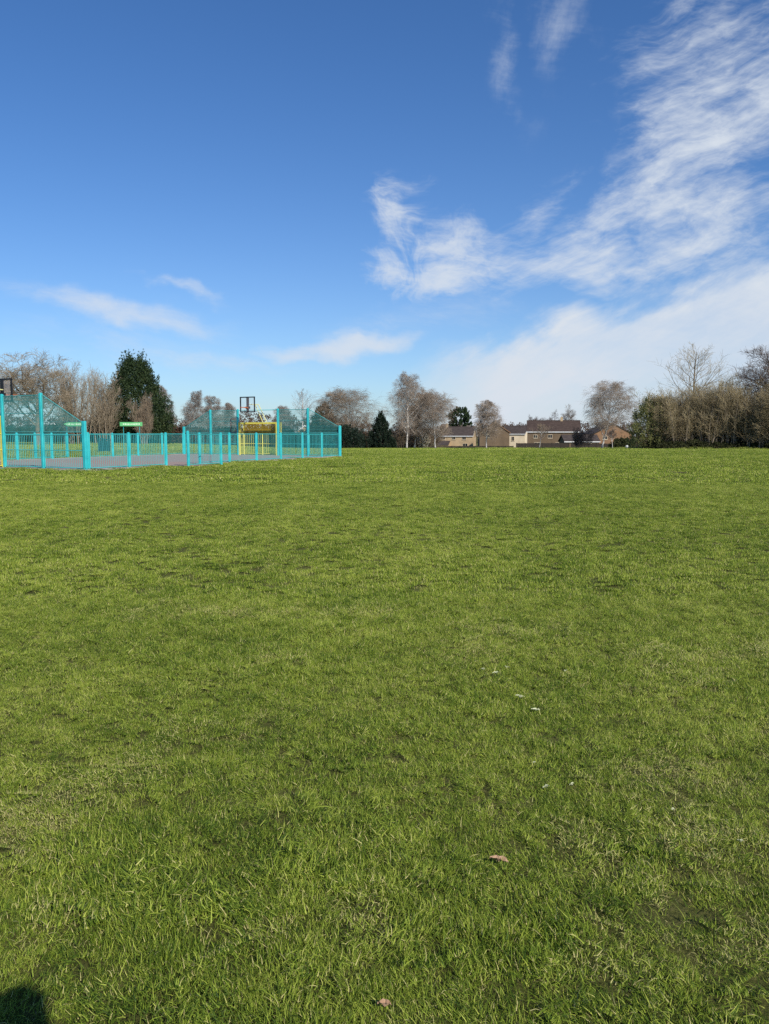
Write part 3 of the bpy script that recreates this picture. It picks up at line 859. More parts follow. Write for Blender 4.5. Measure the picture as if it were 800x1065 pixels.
def woody(kind, seed, H, W):
    """local skeleton; returns trunk polys, crown polys (list of levels)"""
    rs = np.random.RandomState(seed)
    hw = W / 2
    if kind == 'birch':
        lean = rs.normal(0, .05, 2)
        p0, r0 = grow(rs, np.zeros((1, 3)), nrm(np.array([[lean[0], lean[1], 1.]])), np.array([H * .95]), np.array([.0135 * H]), 9, .06, .05, .12)
        P, D, L, Rr = sprout(rs, p0, r0, 28, .18, .97, (30, 58), lambda t: (hw / (H * .95)) * 1.0 * np.interp(t, [.15, .3, .5, .75, 1], [.7, 1.0, 1.0, .72, .3]), .5)
        p1, r1 = grow(rs, P, D, L, Rr, 6, .09, .06)
        P, D, L, Rr = sprout(rs, p1, r1, 8, .15, 1, (25, 55), lambda t: .5 * (1.15 - .6 * t), .5)
        p2, r2 = grow(rs, P, D, L, np.maximum(Rr, .012), 4, .13, -.02)
        P, D, L, Rr = sprout(rs, p2, r2, 7, .1, 1, (25, 60), lambda t: .75 * (1.1 - .5 * t), .6)
        p3, r3 = grow(rs, P, D, np.maximum(L, .25), np.full(len(P), .010), 3, .14, -.16, .6)
        P, D, L, Rr = sprout(rs, p3, r3, 6, .1, 1, (15, 50), lambda t: .9 + 0 * t, .8)
        p4, r4 = grow(rs, P, D, np.clip(L, .3, 1.1), np.full(len(P), .0095), 3, .12, -.30, .6)
        return [(p0, r0), (p1, r1)], [(p2, r2), (p3, r3), (p4, r4)]
    if kind in ('oak', 'round'):
        h0 = H * (.42 if kind == 'oak' else .5)
        p0, r0 = grow(rs, np.zeros((1, 3)), np.array([[rs.normal(0, .04), rs.normal(0, .04), 1.]]), np.array([h0 * 1.25]), np.array([.034 * H]), 7, .05, .02, .45)
        P, D, L, Rr = sprout(rs, p0, r0, 12, .38, 1.0, (22, 68), lambda t: (.92 * hw / (h0 * 1.25)) * (1.05 - .15 * t) + .05, .55)
        up = .08 + .09 * rs.rand(len(P))
        p1, r1 = grow(rs, P, D, L * 1.15, Rr, 7, .15, up)
        P, D, L, Rr = sprout(rs, p1, r1, 8, .25, 1, (25, 60), lambda t: .48 * (1.15 - .5 * t), .55)
        p2, r2 = grow(rs, P, D, L, np.maximum(Rr, .02), 5, .17, .10)
        P, D, L, Rr = sprout(rs, p2, r2, 7, .2, 1, (25, 60), lambda t: .5 * (1.15 - .45 * t), .5)
        p3, r3 = grow(rs, P, D, np.maximum(L, .3), np.full(len(P), .013), 4, .18, .06, .6)
        P, D, L, Rr = sprout(rs, p3, r3, 9, .15, 1, (25, 60), lambda t: .62 + 0 * t, .8)
        p4, r4 = grow(rs, P, D, np.clip(L, .22, .9), np.full(len(P), .0105), 2, .18, .05, .6)
        return [(p0, r0), (p1, r1), (p2, r2)], [(p3, r3), (p4, r4)]
    if kind == 'ash':            # upright leader with clean ascending limbs, open crown
        p0, r0 = grow(rs, np.zeros((1, 3)), np.array([[.02, .0, 1.]]), np.array([H * .96]), np.array([.017 * H]), 9, .035, .05, .15)
        P, D, L, Rr = sprout(rs, p0, r0, 22, .42, .97, (38, 62), lambda t: (hw / (H * .96)) * 1.15 * (1.15 - .85 * np.clip((t - .42) / .55, 0, 1) ** 1.3), .45)
        p1, r1 = grow(rs, P, D, L, Rr, 6, .08, .10)
        P, D, L, Rr = sprout(rs, p1, r1, 8, .2, 1, (25, 50), lambda t: .42 * (1.15 - .5 * t), .55)
        p2, r2 = grow(rs, P, D, L, np.maximum(Rr, .014), 4, .11, .10)
        P, D, L, Rr = sprout(rs, p2, r2, 5, .2, 1, (25, 50), lambda t: .5 + 0 * t, .6)
        p3, r3 = grow(rs, P, D, np.clip(L, .25, .9), np.full(len(P), .0105), 3, .12, .08, .6)
        return [(p0, r0), (p1, r1)], [(p2, r2), (p3, r3)]
    # shrub: many stems from the ground
    n = 26 if kind == 'hedge' else 16
    base = np.zeros((n, 3)); a = rs.rand(n) * 6.28; rr = hw * .6 * np.sqrt(rs.rand(n)); base[:, 0] = rr * np.cos(a); base[:, 1] = rr * np.sin(a)
    D = nrm(np.stack([base[:, 0] * .16 / max(hw, .1) * 2 + rs.normal(0, .09, n), base[:, 1] * .16 / max(hw, .1) * 2 + rs.normal(0, .09, n), np.ones(n)], -1))
    p0, r0 = grow(rs, base, D, H * (.68 + .34 * rs.rand(n)), .008 * H * (.6 + .8 * rs.rand(n)), 7, .06, .05, .25)
    P, D, L, Rr = sprout(rs, p0, r0, 13, .10, 1.0, (18, 50), lambda t: .30 * (1.15 - .55 * t), .5)
    p1, r1 = grow(rs, P, D, L, np.maximum(Rr, .014), 4, .12, .09)
    P, D, L, Rr = sprout(rs, p1, r1, 7, .15, 1, (20, 52), lambda t: .55 * (1.1 - .4 * t), .6)
    p2, r2 = grow(rs, P, D, np.maximum(L, .25), np.full(len(P), .0125), 3, .15, .08, .6)
    P, D, L, Rr = sprout(rs, p2, r2, 4, .15, 1, (20, 55), lambda t: .6 + 0 * t, .8)
    p3, r3 = grow(rs, P, D, np.clip(L, .2, .9), np.full(len(P), .010), 2, .15, .05, .6)
    return [(p0, r0), (p1, r1)], [(p2, r2), (p3, r3)]

def fit(polys_a, polys_b, H, W):
    """scale the skeleton so that its crown is H tall and W wide"""
    allp = np.concatenate([p.reshape(-1, 3) for p, _ in polys_a + polys_b])
    h = np.percentile(allp[:, 2], 99.7); w = np.percentile(np.abs(allp[:, 0] - np.median(allp[:, 0])), 98) * 2
    s = np.array((W / w, W / w, H / h))
    return [(p * s, r) for p, r in polys_a], [(p * s, r) for p, r in polys_b]

def leaves(rs, C, rad, per, size, up=0.0, squash=1.0):
    """little leaf faces round clump centres C with radii rad"""
    n = len(C) * per
    c = np.repeat(C, per, 0); r = np.repeat(rad, per)
    d = nrm(rs.normal(0, 1, (n, 3))); q = rs.rand(n) ** .5
    p = c + d * (r * q)[:, None] * np.array((1, 1, squash))
    nn = nrm(rs.normal(0, 1, (n, 3)) + d * .8 + np.array((0, 0, up)))
    a = nrm(np.cross(nn, rs.normal(0, 1, (n, 3)))); b = np.cross(nn, a)
    s = size * (.6 + .8 * rs.rand(n))[:, None]
    V = np.stack([p - a * s, p + b * s * .45, p + a * s, p - b * s * .45], 1).reshape(-1, 3)
    F = np.arange(n * 4).reshape(n, 4)
    return V, F

def bare_tree(name, label, u, Y, vtop, wpx, kind, seed, bark, twig, group=None, leaf=None, cat='tree', lean=0.0, thick=1.0):
    x, y, z = gp(u, Y)
    top = at(u, vtop, Y)[2]; H = top - z; W = wpx / 800 * Y
    A, B = fit(*woody(kind, seed, H, W), H, W)
    t = thing(name, label, cat, (x, y, z - .05), random.Random(seed).uniform(-.3, .3), group)
    if lean: t.rotation_euler = (0, lean, 0)
    v1, f1 = tubes(A[:1], 9)
    if len(A) > 1:
        v2, f2 = tubes(A[1:], 5); f2 = f2 + len(v1); v1 = np.concatenate([v1, v2]); f1 = np.concatenate([f1, f2])
    link('trunk' if name == 'bare_tree' or kind not in ('hedge', 'shrub') else 'stems', np_mesh('trunk', v1, [f1], True), M[bark], t)
    v, f = tubes([(p_, r_ * thick) for p_, r_ in B], 3)
    link('crown', np_mesh('crown', v, [f]), M[twig], t)
    if leaf:
        rs = np.random.RandomState(seed + 5)
        P = B[-1][0][-1]; P = P[rs.rand(len(P)) < leaf[1]]
        V, F = leaves(rs, P, np.full(len(P), leaf[3] if len(leaf) > 3 else .22), leaf[2], .075)
        link('leaves', np_mesh('leaves', V, [F]), M[leaf[0]], t)
    return t

def evergreen(name, label, u, Y, vtop, wpx, seed, prof, mat, group=None, per=42, ncl=900, size=.10, cat='tree', bark='bark_brown', trunk_h=.8, spike=0):
    """prof: list of (height fraction, radius fraction)"""
    x, y, z = gp(u, Y); H = at(u, vtop, Y)[2] - z; W = wpx / 800 * Y
    rs = np.random.RandomState(seed)
    t = thing(name, label, cat, (x, y, z - .05), 0, group)
    ph, pr = zip(*prof)
    hh = rs.rand(ncl * 3); hh = hh[rs.rand(len(hh)) < np.interp(hh, ph, pr) + .12][:ncl]; n = len(hh)
    az = rs.rand(n) * 6.283
    lump = 1 + .24 * (vnoise(az * 1.9 + seed, hh * 9 + 3) - .5) * 2 + .12 * rs.normal(0, 1, n)
    r = np.interp(hh, ph, pr) * W / 2 * lump * (1 - .55 * rs.rand(n) ** 2.2)
    C = np.stack([r * np.cos(az), r * np.sin(az), hh * H], -1)
    rad = (.045 + .03 * rs.rand(n)) * W * (.65 + .35 * np.interp(hh, ph, pr))
    V, F = leaves(rs, C, rad, per, size, up=.3, squash=1.5)
    # sprays that break the outline
    k = n // 2; sel = rs.choice(n, k); dirs = nrm(np.stack([np.cos(az[sel]), np.sin(az[sel]), .9 + rs.rand(k)], -1))
    tip = C[sel] + dirs * (rad[sel] * 1.3)[:, None]
    V2, F2 = leaves(rs, tip, rad[sel] * .38, per // 3, size * .85, squash=2.0)
    V = np.concatenate([V, V2]); F = np.concatenate([F, F2 + n * per * 4])
    if spike:
        k = spike; hs = rs.rand(k) ** .75; az2 = rs.rand(k) * 6.283
        b0 = np.stack([np.interp(hs, ph, pr) * W / 2 * .85 * np.cos(az2), np.interp(hs, ph, pr) * W / 2 * .85 * np.sin(az2), hs * H * .97], -1)
        dd = nrm(np.stack([np.cos(az2), np.sin(az2), .7 + 1.6 * hs], -1)); ln = W * (.09 + .09 * rs.rand(k))
        for q in range(5):
            f_ = q / 4.
            Va, Fa = leaves(rs, b0 + dd * (ln * f_)[:, None] + np.array((0, 0, 1.)) * (ln * .35 * f_ * f_)[:, None], ln * (.42 - .34 * f_), 16 - 2 * q, size * .9, squash=1.5)
            F = np.concatenate([F, Fa + len(V)]); V = np.concatenate([V, Va])
    p0, r0 = grow(rs, np.zeros((1, 3)), np.array([[0, 0, 1.]]), np.array([H * trunk_h]), np.array([.022 * H]), 6, .03, .05, .2)
    P, D, L, Rr = sprout(rs, p0, r0, 24, .12, 1, (50, 80), lambda q: .8 * (W / 2) / (H * trunk_h) * (1.1 - .6 * q), .35)
    p1, r1 = grow(rs, P, D, L, Rr, 4, .08, .04)
    v1, f1 = tubes([(p0, r0)], 9); v2, f2 = tubes([(p1, r1)], 5)
    link('trunk', np_mesh('trunk', np.concatenate([v1, v2]), [np.concatenate([f1, f2 + len(v1)])], True), M[bark], t)
    link('crown', np_mesh('crown', V, [F]), M[mat], t)
    return t

# left, beyond the court
GL = 'leafless trees behind the ball court'
bare_tree('bare_tree', 'large spreading leafless tree behind the near tall court panels', 40, 95, 369, 74, 'oak', 3, 'bark_tan', 'twig_tan', GL, thick=1.3)
bare_tree('bare_tree', 'leafless tan tree between the spreading tree and the conifer', 80, 104, 377, 54, 'shrub', 8, 'bark_tan', 'twig_tan', GL, thick=1.1)
bare_tree('bare_tree', 'smaller leafless tree close against the left of the conifer', 108, 112, 384, 40, 'shrub', 12, 'bark_tan', 'twig_tan', GL)
bare_tree('bare_tree', 'leafless tree at the far left edge beside the black backboard', 4, 118, 384, 46, 'round', 14, 'bark_grey', 'twig_grey', GL)
evergreen('conifer', 'tall broad dark green conifer with several tips behind the court', 143, 118, 375, 68, 4,
          [(0, .9), (.12, 1.0), (.3, .95), (.45, .82), (.6, .66), (.8, .50), (.92, .36), (1, .12)], 'leaf_conifer', per=52, ncl=1000, size=.12, spike=420)
bare_tree('bare_tree', 'brown leafless multi stemmed tree in front of the tall dark conifer', 151, 111, 409, 24, 'shrub', 17, 'bark_tan', 'twig_brown', GL)
GB = 'slender hazy birches beyond the court'
for i, (u, v, w) in enumerate(((178, 401, 18), (199, 406, 24), (226, 412, 22), (243, 419, 18))):
    bare_tree('birch_tree', ['slender weeping birch just right of the tall conifer', 'hazy grey birch second right of the tall conifer',
                             'hazy grey birch left of the far court end wall', 'low hazy birch just left of the far backboard'][i],
              u, 158 + i * 4, v, w, 'birch', 31 + i, 'bark_birch', 'twig_grey', GB)
bare_tree('birch_tree', 'upright grey birch behind the far end wall panels', 313, 165, 404, 26, 'ash', 36, 'bark_birch', 'twig_grey', GB)
bare_tree('birch_tree', 'low grey birch behind the far yellow goal', 289, 168, 422, 24, 'birch', 37, 'bark_birch', 'twig_grey', GB)
evergreen('evergreen_tree', 'olive green evergreen behind the right end of the court', 337, 160, 419, 30, 41,
          [(0, .8), (.2, 1), (.5, .9), (.8, .55), (1, .12)], 'leaf_olive', ncl=520, per=45, size=.13)
# middle
GM_ = 'trees in front of the far houses'
bare_tree('bare_tree', 'rounded leafless brown tree just right of the court', 368, 148, 403, 60, 'birch', 45, 'bark_birch', 'twig_brown', GM_, thick=.95)
bare_tree('bare_shrub', 'brown leafless thicket beneath the rounded brown tree', 365, 152, 428, 46, 'shrub', 47, 'bark_brown', 'twig_brown', GM_, cat='shrub')
evergreen('evergreen_bush', 'small dark conical evergreen between the round tree and the tall birch', 396, 143, 431, 28, 46,
          [(0, .95), (.2, 1), (.45, .72), (.75, .38), (1, .06)], 'leaf_dark', ncl=380, per=40, size=.12, cat='bush', spike=120)
bare_tree('birch_tree', 'tallest weeping birch with twin pale trunks near the middle', 423, 146, 387, 50, 'birch', 51, 'bark_birch', 'twig_birch', GM_)
bare_tree('birch_tree', 'lower birch stem leaning beside the tallest birch', 431, 150, 404, 40, 'birch', 52, 'bark_birch', 'twig_brown', GM_, lean=.06)
bare_tree('birch_tree', 'pale trunked birch in front of the low tan house', 453, 147, 406, 42, 'birch', 53, 'bark_birch', 'twig_birch', GM_)
bare_tree('bare_shrub', 'brown leafless thicket under the tallest birch', 412, 149, 439, 36, 'shrub', 54, 'bark_brown', 'twig_brown', GM_, cat='shrub')
bare_tree('bare_shrub', 'brown leafless thicket left of the low tan house', 447, 160, 441, 24, 'shrub', 55, 'bark_brown', 'twig_brown', GM_, cat='shrub')
evergreen('pine_tree', 'dark green pine standing behind the low tan house', 478, 285, 424, 22, 58,
          [(0, .5), (.3, .6), (.55, .95), (.8, 1), (1, .45)], 'leaf_pine', ncl=420, per=45, size=.26)
evergreen('blossom_shrub', 'pale cream blossoming shrub under the middle birches', 440, 156, 450, 13, 59,
          [(0, .8), (.3, 1), (.7, .9), (1, .3)], 'leaf_blossom', ncl=150, per=40, size=.08, cat='shrub', trunk_h=.6)
bare_tree('birch_tree', 'small pale birch with white trunk before the brown gable', 506, 144, 416, 28, 'birch', 61, 'bark_birch', 'twig_birch', GM_)
bare_tree('birch_tree', 'broad weeping birch with leaning white trunk right of the long roof', 626, 140, 396, 52, 'birch', 69, 'bark_birch', 'twig_birch', GM_, lean=.04)
bare_tree('bare_shrub', 'bare brown bush at the foot of the broad weeping birch', 606, 146, 444, 24, 'shrub', 63, 'bark_brown', 'twig_dark', GM_, cat='shrub')
bare_tree('birch_tree', 'short birch with pale stem before the long roofed house', 561, 150, 440, 20, 'ash', 64, 'bark_birch', 'twig_brown', GM_)
bare_tree('birch_tree', 'thin young birch stem left of the right hand hedge', 637, 137, 446, 10, 'ash', 65, 'bark_birch', 'twig_dark', GM_)
bare_tree('bare_tree', 'small leafless tree showing above the long roof', 571, 290, 427, 18, 'round', 66, 'bark_grey', 'twig_dark', GM_)
bare_tree('bare_tree', 'grey leafless tree above the right end of the long roof', 593, 292, 421, 22, 'round', 67, 'bark_grey', 'twig_grey', GM_)
bare_tree('bare_tree', 'lowest leafless tree above the left end of the long roof', 556, 300, 432, 14, 'round', 68, 'bark_grey', 'twig_dark', GM_)

# right hand hedgerow
GR = 'shrubs massed in the right hand hedge'
bare_tree('hedge_shrub', 'leafless shrub just behind the olive bush at the left end of the hedge', 684, 98, 412, 30, 'hedge', 71, 'bark_brown', 'twig_hedge', GR, cat='shrub')
evergreen('hedge_bush', 'rounded olive green bush at the left end of the right hand hedge', 676, 94, 416, 42, 78, [(0, .8), (.15, .98), (.4, 1), (.65, .85), (.85, .55), (1, .15)], 'leaf_budding', GR, ncl=520, per=22, size=.075, cat='bush', spike=160)
bare_tree('hedge_shrub', 'budding green shrub second from the left end of the hedge', 694, 93, 405, 38, 'hedge', 72, 'bark_brown', 'twig_hedge', GR, leaf=('leaf_budding', .16, 2, .25), cat='shrub')
protos = [bare_tree('hedge_shrub', 'leafless brown shrub below the open leafless tree in the hedge', 709, 92, 402, 44, 'hedge', 73, 'bark_tan', 'twig_hedge', GR, cat='shrub'),
          bare_tree('hedge_shrub', 'leafless brown shrub right of the open tree in the hedge', 737, 91, 396, 44, 'hedge', 74, 'bark_tan', 'twig_hedge', GR, cat='shrub'),
          bare_tree('hedge_shrub', 'tallest leafless brown shrub in the right half of the hedge', 764, 90, 390, 46, 'hedge', 75, 'bark_tan', 'twig_hedge', GR, cat='shrub')]
LB = 'one of the look alike leafless brown shrubs massed in the right hand hedge'
rr = random.Random(9)
for i, (u, Y) in enumerate(((790, 88), (815, 86), (840, 87), (704, 99), (724, 98), (748, 97), (776, 96), (802, 95), (828, 94), (868, 88), (895, 87))):
    copy_thing(protos[i % 3], LB, gp(u, Y), rr.uniform(0, 6.28), (1, 1, rr.uniform(.82, 1.02) * (.62 if u < 690 and Y > 104 else 1)), GR)
bare_tree('bare_tree', 'open leafless tree rising high above the right hand hedge', 722, 95, 357, 66, 'ash', 81, 'bark_tan', 'twig_hedge', 'tall trees in the right hand hedge')
bare_tree('bare_tree', 'tall leafless tree cut off by the right edge of the photo', 806, 90, 341, 84, 'oak', 82, 'bark_brown', 'twig_dark', 'tall trees in the right hand hedge', thick=1.3)
# low dark growth along the foot of the hedge
GU = 'low dark growth along the foot of the right hand hedge'
u0_ = evergreen('ivy_bush', 'one of the low dark ivy bushes along the foot of the right hand hedge', 684, 93, 458, 30, 91, [(0, 1), (.4, .95), (.8, .6), (1, .2)], 'leaf_olive', GU, ncl=190, per=40, size=.075, cat='bush', trunk_h=.6)
for u, Y, k in ((700, 91, .8), (722, 90.5, .95), (746, 90, .75), (768, 89.5, .9), (790, 88.5, .8), (814, 86, .9), (838, 85, .8), (862, 86, .9)):
    copy_thing(u0_, 'one of the low dark ivy bushes along the foot of the right hand hedge', gp(u, Y), rr.uniform(0, 6), (1, 1, k), GU)

# hedge line behind the court
GH = 'shrubs along the far hedge behind the court'
hp = [evergreen('hedge_bush', 'dark evergreen bush below the tall conifer on the left', 128, 121, 437, 62, 101, [(0, 1), (.4, 1), (.8, .75), (1, .3)], 'leaf_dark', GH, ncl=300, per=45, size=.12, cat='bush', trunk_h=.6),
      evergreen('hedge_bush', 'russet brown bush right of the tall conifer', 186, 128, 444, 46, 102, [(0, 1), (.4, 1), (.8, .75), (1, .3)], 'leaf_russet', GH, ncl=300, per=45, size=.11, cat='bush', trunk_h=.6),
      evergreen('hedge_bush', 'olive green bush beneath the left leafless trees', 60, 122, 443, 56, 103, [(0, 1), (.4, 1), (.8, .75), (1, .3)], 'leaf_olive', GH, ncl=300, per=45, size=.12, cat='bush', trunk_h=.6)]
hl = ['one of the dark evergreen bushes in the hedge behind the court', 'one of the russet brown bushes in the hedge behind the court', 'one of the olive bushes in the hedge behind the court']
for i, (u, k, q) in enumerate(((-45, 2, 1), (-10, 0, .9), (25, 2, .9), (92, 0, .95), (160, 0, .8), (212, 1, .85), (238, 0, .8), (262, 1, 1), (286, 0, .9), (310, 1, .9), (334, 0, .95), (352, 0, 1.0), (205, 0, .7), (70, 0, .8))):
    copy_thing(hp[k], hl[k], gp(u, 126 + (i * 7) % 11), rr.uniform(0, 6.28), (1, 1, q), GH)
evergreen('hedge_bush', 'dark low hedge left of the small conical evergreen', 374, 153, 449, 34, 105, [(0, 1), (.4, 1), (.8, .8), (1, .3)], 'leaf_russet', ncl=260, per=45, size=.12, cat='bush', trunk_h=.6)
evergreen('hedge_bush', 'dark low hedge under the tall twin birch', 415, 158, 449, 44, 106, [(0, 1), (.4, 1), (.8, .8), (1, .3)], 'leaf_russet', ncl=260, per=45, size=.12, cat='bush', trunk_h=.6)
evergreen('hedge_bush', 'low dark bush beside the dark garden fence and hedge', 648, 160, 456, 22, 107, [(0, 1), (.4, 1), (.8, .8), (1, .3)], 'leaf_olive', ncl=200, per=45, size=.12, cat='bush', trunk_h=.6)

# far wood that closes the view (one mass)
def far_wood():
    rs = np.random.RandomState(5)
    n = 5200
    x = rs.uniform(-420, 420, n); y = 360 + rs.rand(n) * 60
    hmax = 8 + 5 * vnoise(x * .06 + 5, y * .02); h = rs.rand(n) ** .8 * hmax
    C = np.stack([x, y, ground_z(x, y) + h], -1)
    V, F = leaves(rs, C, np.full(n, 1.6), 26, .42)
    tag(link('far_wood', np_mesh('far_wood', V, [F]), M['leaf_russet']), 'hazy brown wood far behind the houses', 'wood', kind='stuff')
far_wood()

# ------------------------------------------------------------------ houses
def house(name, label, u, Y, wid, dep, ridge_v, eave_v, rz, wall, roof, windows=(), gable=False, chimney=None, board='white', group='houses beyond the field', rear=None, door=None):
    """ridge along local x (gable=False) or along local y (gable end towards us)"""
    x, y, z = gp(u, Y); zr = at(u, ridge_v, Y)[2] - z; ze = at(u, eave_v, Y)[2] - z
    t = thing(name, label, 'house', (x, y, z - .1), rz, group)
    a, b = wid / 2, dep / 2
    m = MB()
    if gable:
        m.prism([(-a, 0), (a, 0), (a, ze), (0, zr - .12), (-a, ze)], -b, b)
    else:
        poly = [(-b, 0), (b, 0), (b, ze), (0, zr - .12), (-b, ze)]
        k = 5
        vs = [(-a, p, q) for p, q in poly] + [(a, p, q) for p, q in poly]
        m.add(vs, [tuple(range(k))[::-1], tuple(range(k, 2 * k))] + [(i, (i + 1) % k, (i + 1) % k + k, i + k) for i in range(k)])
    m.build('wall', M[wall], t)
    # roof slabs with overhang
    r = MB(); ov, th = .35, .16
    half, run = (a, b) if gable else (b, a)
    sl = (zr - ze) / half
    sec = [(-half - ov, ze - sl * ov), (0, zr), (half + ov, ze - sl * ov), (half + ov, ze - sl * ov + th), (0, zr + th), (-half - ov, ze - sl * ov + th)]
    L = run + .25
    if gable: vs = [(p, -L, q) for p, q in sec] + [(p, L, q) for p, q in sec]
    else: vs = [(-L, p, q) for p, q in sec] + [(L, p, q) for p, q in sec]
    k = 6
    fs = [(i, i + k, (i + 1) % k + k, (i + 1) % k) for i in range(k)] + [(0, 1, 4, 5), (1, 2, 3, 4), (k, k + 5, k + 4, k + 1), (k + 1, k + 4, k + 3, k + 2)]
    r.add(vs, fs)
    ro = r.build('roof', M[roof], t)
    rt = MB()
    if gable: rt.tube((0, -L, zr + th), (0, L, zr + th), .13, 8)
    else: rt.tube((-L, 0, zr + th), (L, 0, zr + th), .13, 8)
    rt.build('ridge_tiles', M[roof], ro)
    if chimney is not None:
        cx, cy = (0, chimney) if gable else (chimney, 0)
        c = MB(); c.box((cx, cy, zr + .35), (.7, .55, 1.3)); c.box((cx, cy, zr + 1.05), (.82, .67, .12)); c.tube((cx, cy, zr + 1.1), (cx, cy, zr + 1.4), .12, 8)
        c.build('chimney', M['brick_tan'], ro)
    # fascia and bargeboards
    f = MB()
    if gable:
        for sgn in (-1, 1):
            f = MB(); f.add([(0, -L - .03, zr - .1), (0, -L - .03, zr + th + .02), (sgn * (half + ov), -L - .03, ze - sl * ov + th + .02), (sgn * (half + ov), -L - .03, ze - sl * ov - .1)], [(0, 1, 2, 3)])
            f.build('bargeboard', M[board], t)
    else:
        f.box((0, -half - ov - .02, ze - sl * ov + .02), (2 * L, .03, .22)); f.build('fascia', M['white'], t)
        g = MB()
        for sgn in (-1, 1):
            for e in (-1, 1):
                g = MB(); g.add([(e * (L + .02), 0, zr - .12), (e * (L + .02), 0, zr + th + .02), (e * (L + .02), sgn * (half + ov), ze - sl * ov + th + .02), (e * (L + .02), sgn * (half + ov), ze - sl * ov - .12)], [(0, 1, 2, 3)])
                g.build('bargeboard', M[board], t)
    for (wx, wz, ww, wh) in windows:
        fy = -b
        fr = MB()
        for sx in (-1, 1): fr.box((wx + sx * (ww / 2 - .03), fy - .03, wz), (.07, .08, wh))
        for sz in (-1, 1): fr.box((wx, fy - .03, wz + sz * (wh / 2 - .04)), (ww - .17, .075, .09))
        fr.box((wx, fy - .028, wz), (.06, .07, wh - .17)); fr.box((wx, fy - .06, wz - wh / 2 - .05), (ww + .2, .16, .06))
        fo = fr.build('window', M['cream'], t)
        pn = MB(); pn.box((wx, fy - .012, wz), (ww - .1, .03, wh - .1)); pn.build('pane', M['glass'], fo)
    if door:
        wx, ww, wh = door
        d = MB(); d.box((wx, -b - .03, wh / 2 + .1), (ww, .07, wh)); do = d.build('door', M['dark_wood'], t)
    return t

h1 = house('house', 'low tan brick house with brown roof left of the small pale birch', 476, 258, 11.2, 8.0, 444, 452.6, R(-15), 'brick_tan', 'tile_brown',
           [(-4.2, 3.5, 1.5, .9), (-.6, 3.5, 1.2, .9), (2.8, 3.5, 1.3, 1.0), (3.2, 1.3, 1.6, 1.2)], chimney=-3.6)
# lean-to in front of it, part of the house
l = MB(); l.add([(-5.6, -7.2, 0), (-1.9, -7.2, 0), (-1.9, -4.0, 0), (-5.6, -4.0, 0), (-5.6, -7.2, 1.3), (-1.9, -7.2, 1.3), (-1.9, -4.0, 2.5), (-5.6, -4.0, 2.5)],
                  [(0, 1, 5, 4), (1, 2, 6, 5), (0, 4, 7, 3), (2, 3, 7, 6)]); lo = l.build('lean_to', M['brick_tan'], h1)
l = MB(); l.add([(-5.75, -7.4, 1.3), (-1.75, -7.4, 1.3), (-1.75, -4.02, 2.6), (-5.75, -4.02, 2.6), (-5.75, -7.4, 1.4), (-1.75, -7.4, 1.4), (-1.75, -4.02, 2.72), (-5.75, -4.02, 2.72)],
                  [(0, 3, 2, 1), (4, 5, 6, 7), (0, 1, 5, 4), (1, 2, 6, 5), (0, 4, 7, 3)]); l.build('roof', M['tile_brown'], lo)
house('house', 'grey roofed house showing just above the low tan house', 474, 285, 10.5, 8, 441.3, 446, R(-15), 'brick_tan', 'tile_grey')
house('house', 'brown brick house with orange edged gable right of the small birch', 513, 240, 9.0, 10, 439.2, 449.2, R(-4), 'brick_olive', 'tile_brown',
      [(-2.0, 4.0, 1.3, 1.1)], gable=True, board='brick_orange')
house('house', 'cream rendered house between the gable and the long roof', 537, 262, 7.4, 8, 443, 450.6, R(-22), 'cream', 'tile_brown', [(-.3, 3.4, 1.0, 1.5), (2.4, 1.3, 1.4, 1.2), (-2.4, 1.3, 1.2, 1.2)])
house('house', 'long brown roofed brick house in the middle of the row', 575, 230, 15.0, 8.5, 437.6, 448.2, R(-10), 'brick_olive', 'tile_red',
      [(-1.0, 3.75, 1.3, 1.1), (4.6, 3.6, 1.4, 1.2), (-5.2, 3.7, 1.2, 1.0), (-4.6, 1.4, 1.8, 1.2), (1.5, 1.4, 1.8, 1.2)], chimney=2.4, door=(4.2, .95, 2.0))
house('house', 'orange brick gabled house between the weeping birch and the hedge', 631, 235, 11.6, 10, 440.6, 450.6, R(4), 'brick_orange', 'tile_brown',
      [(-2.4, 3.4, 1.4, 1.1), (2.4, 1.4, 1.7, 1.2)], gable=True, board='dark_wood')
house('garage', 'low dark garage in front of the orange gable', 602, 214, 9.5, 6, 452.5, 458.4, R(2), 'brick_olive', 'tile_brown', [(2.2, 1.3, 1.0, .7)], board='dark_wood', door=(-1.5, 2.3, 1.9))
house('house', 'white gabled house glimpsed behind the far right end of the court', 321, 182, 4.6, 9, 442.5, 450, R(-4), 'brick_tan', 'tile_grey', [(0, 1.2, 1.2, 1.1)], gable=True)
house('house', 'white gabled house glimpsed behind the green arrow sign', 63.5, 175, 4.2, 9, 439.8, 448, R(6), 'brick_tan', 'tile_grey', [(0, 1.2, 1.2, 1.1)], gable=True)

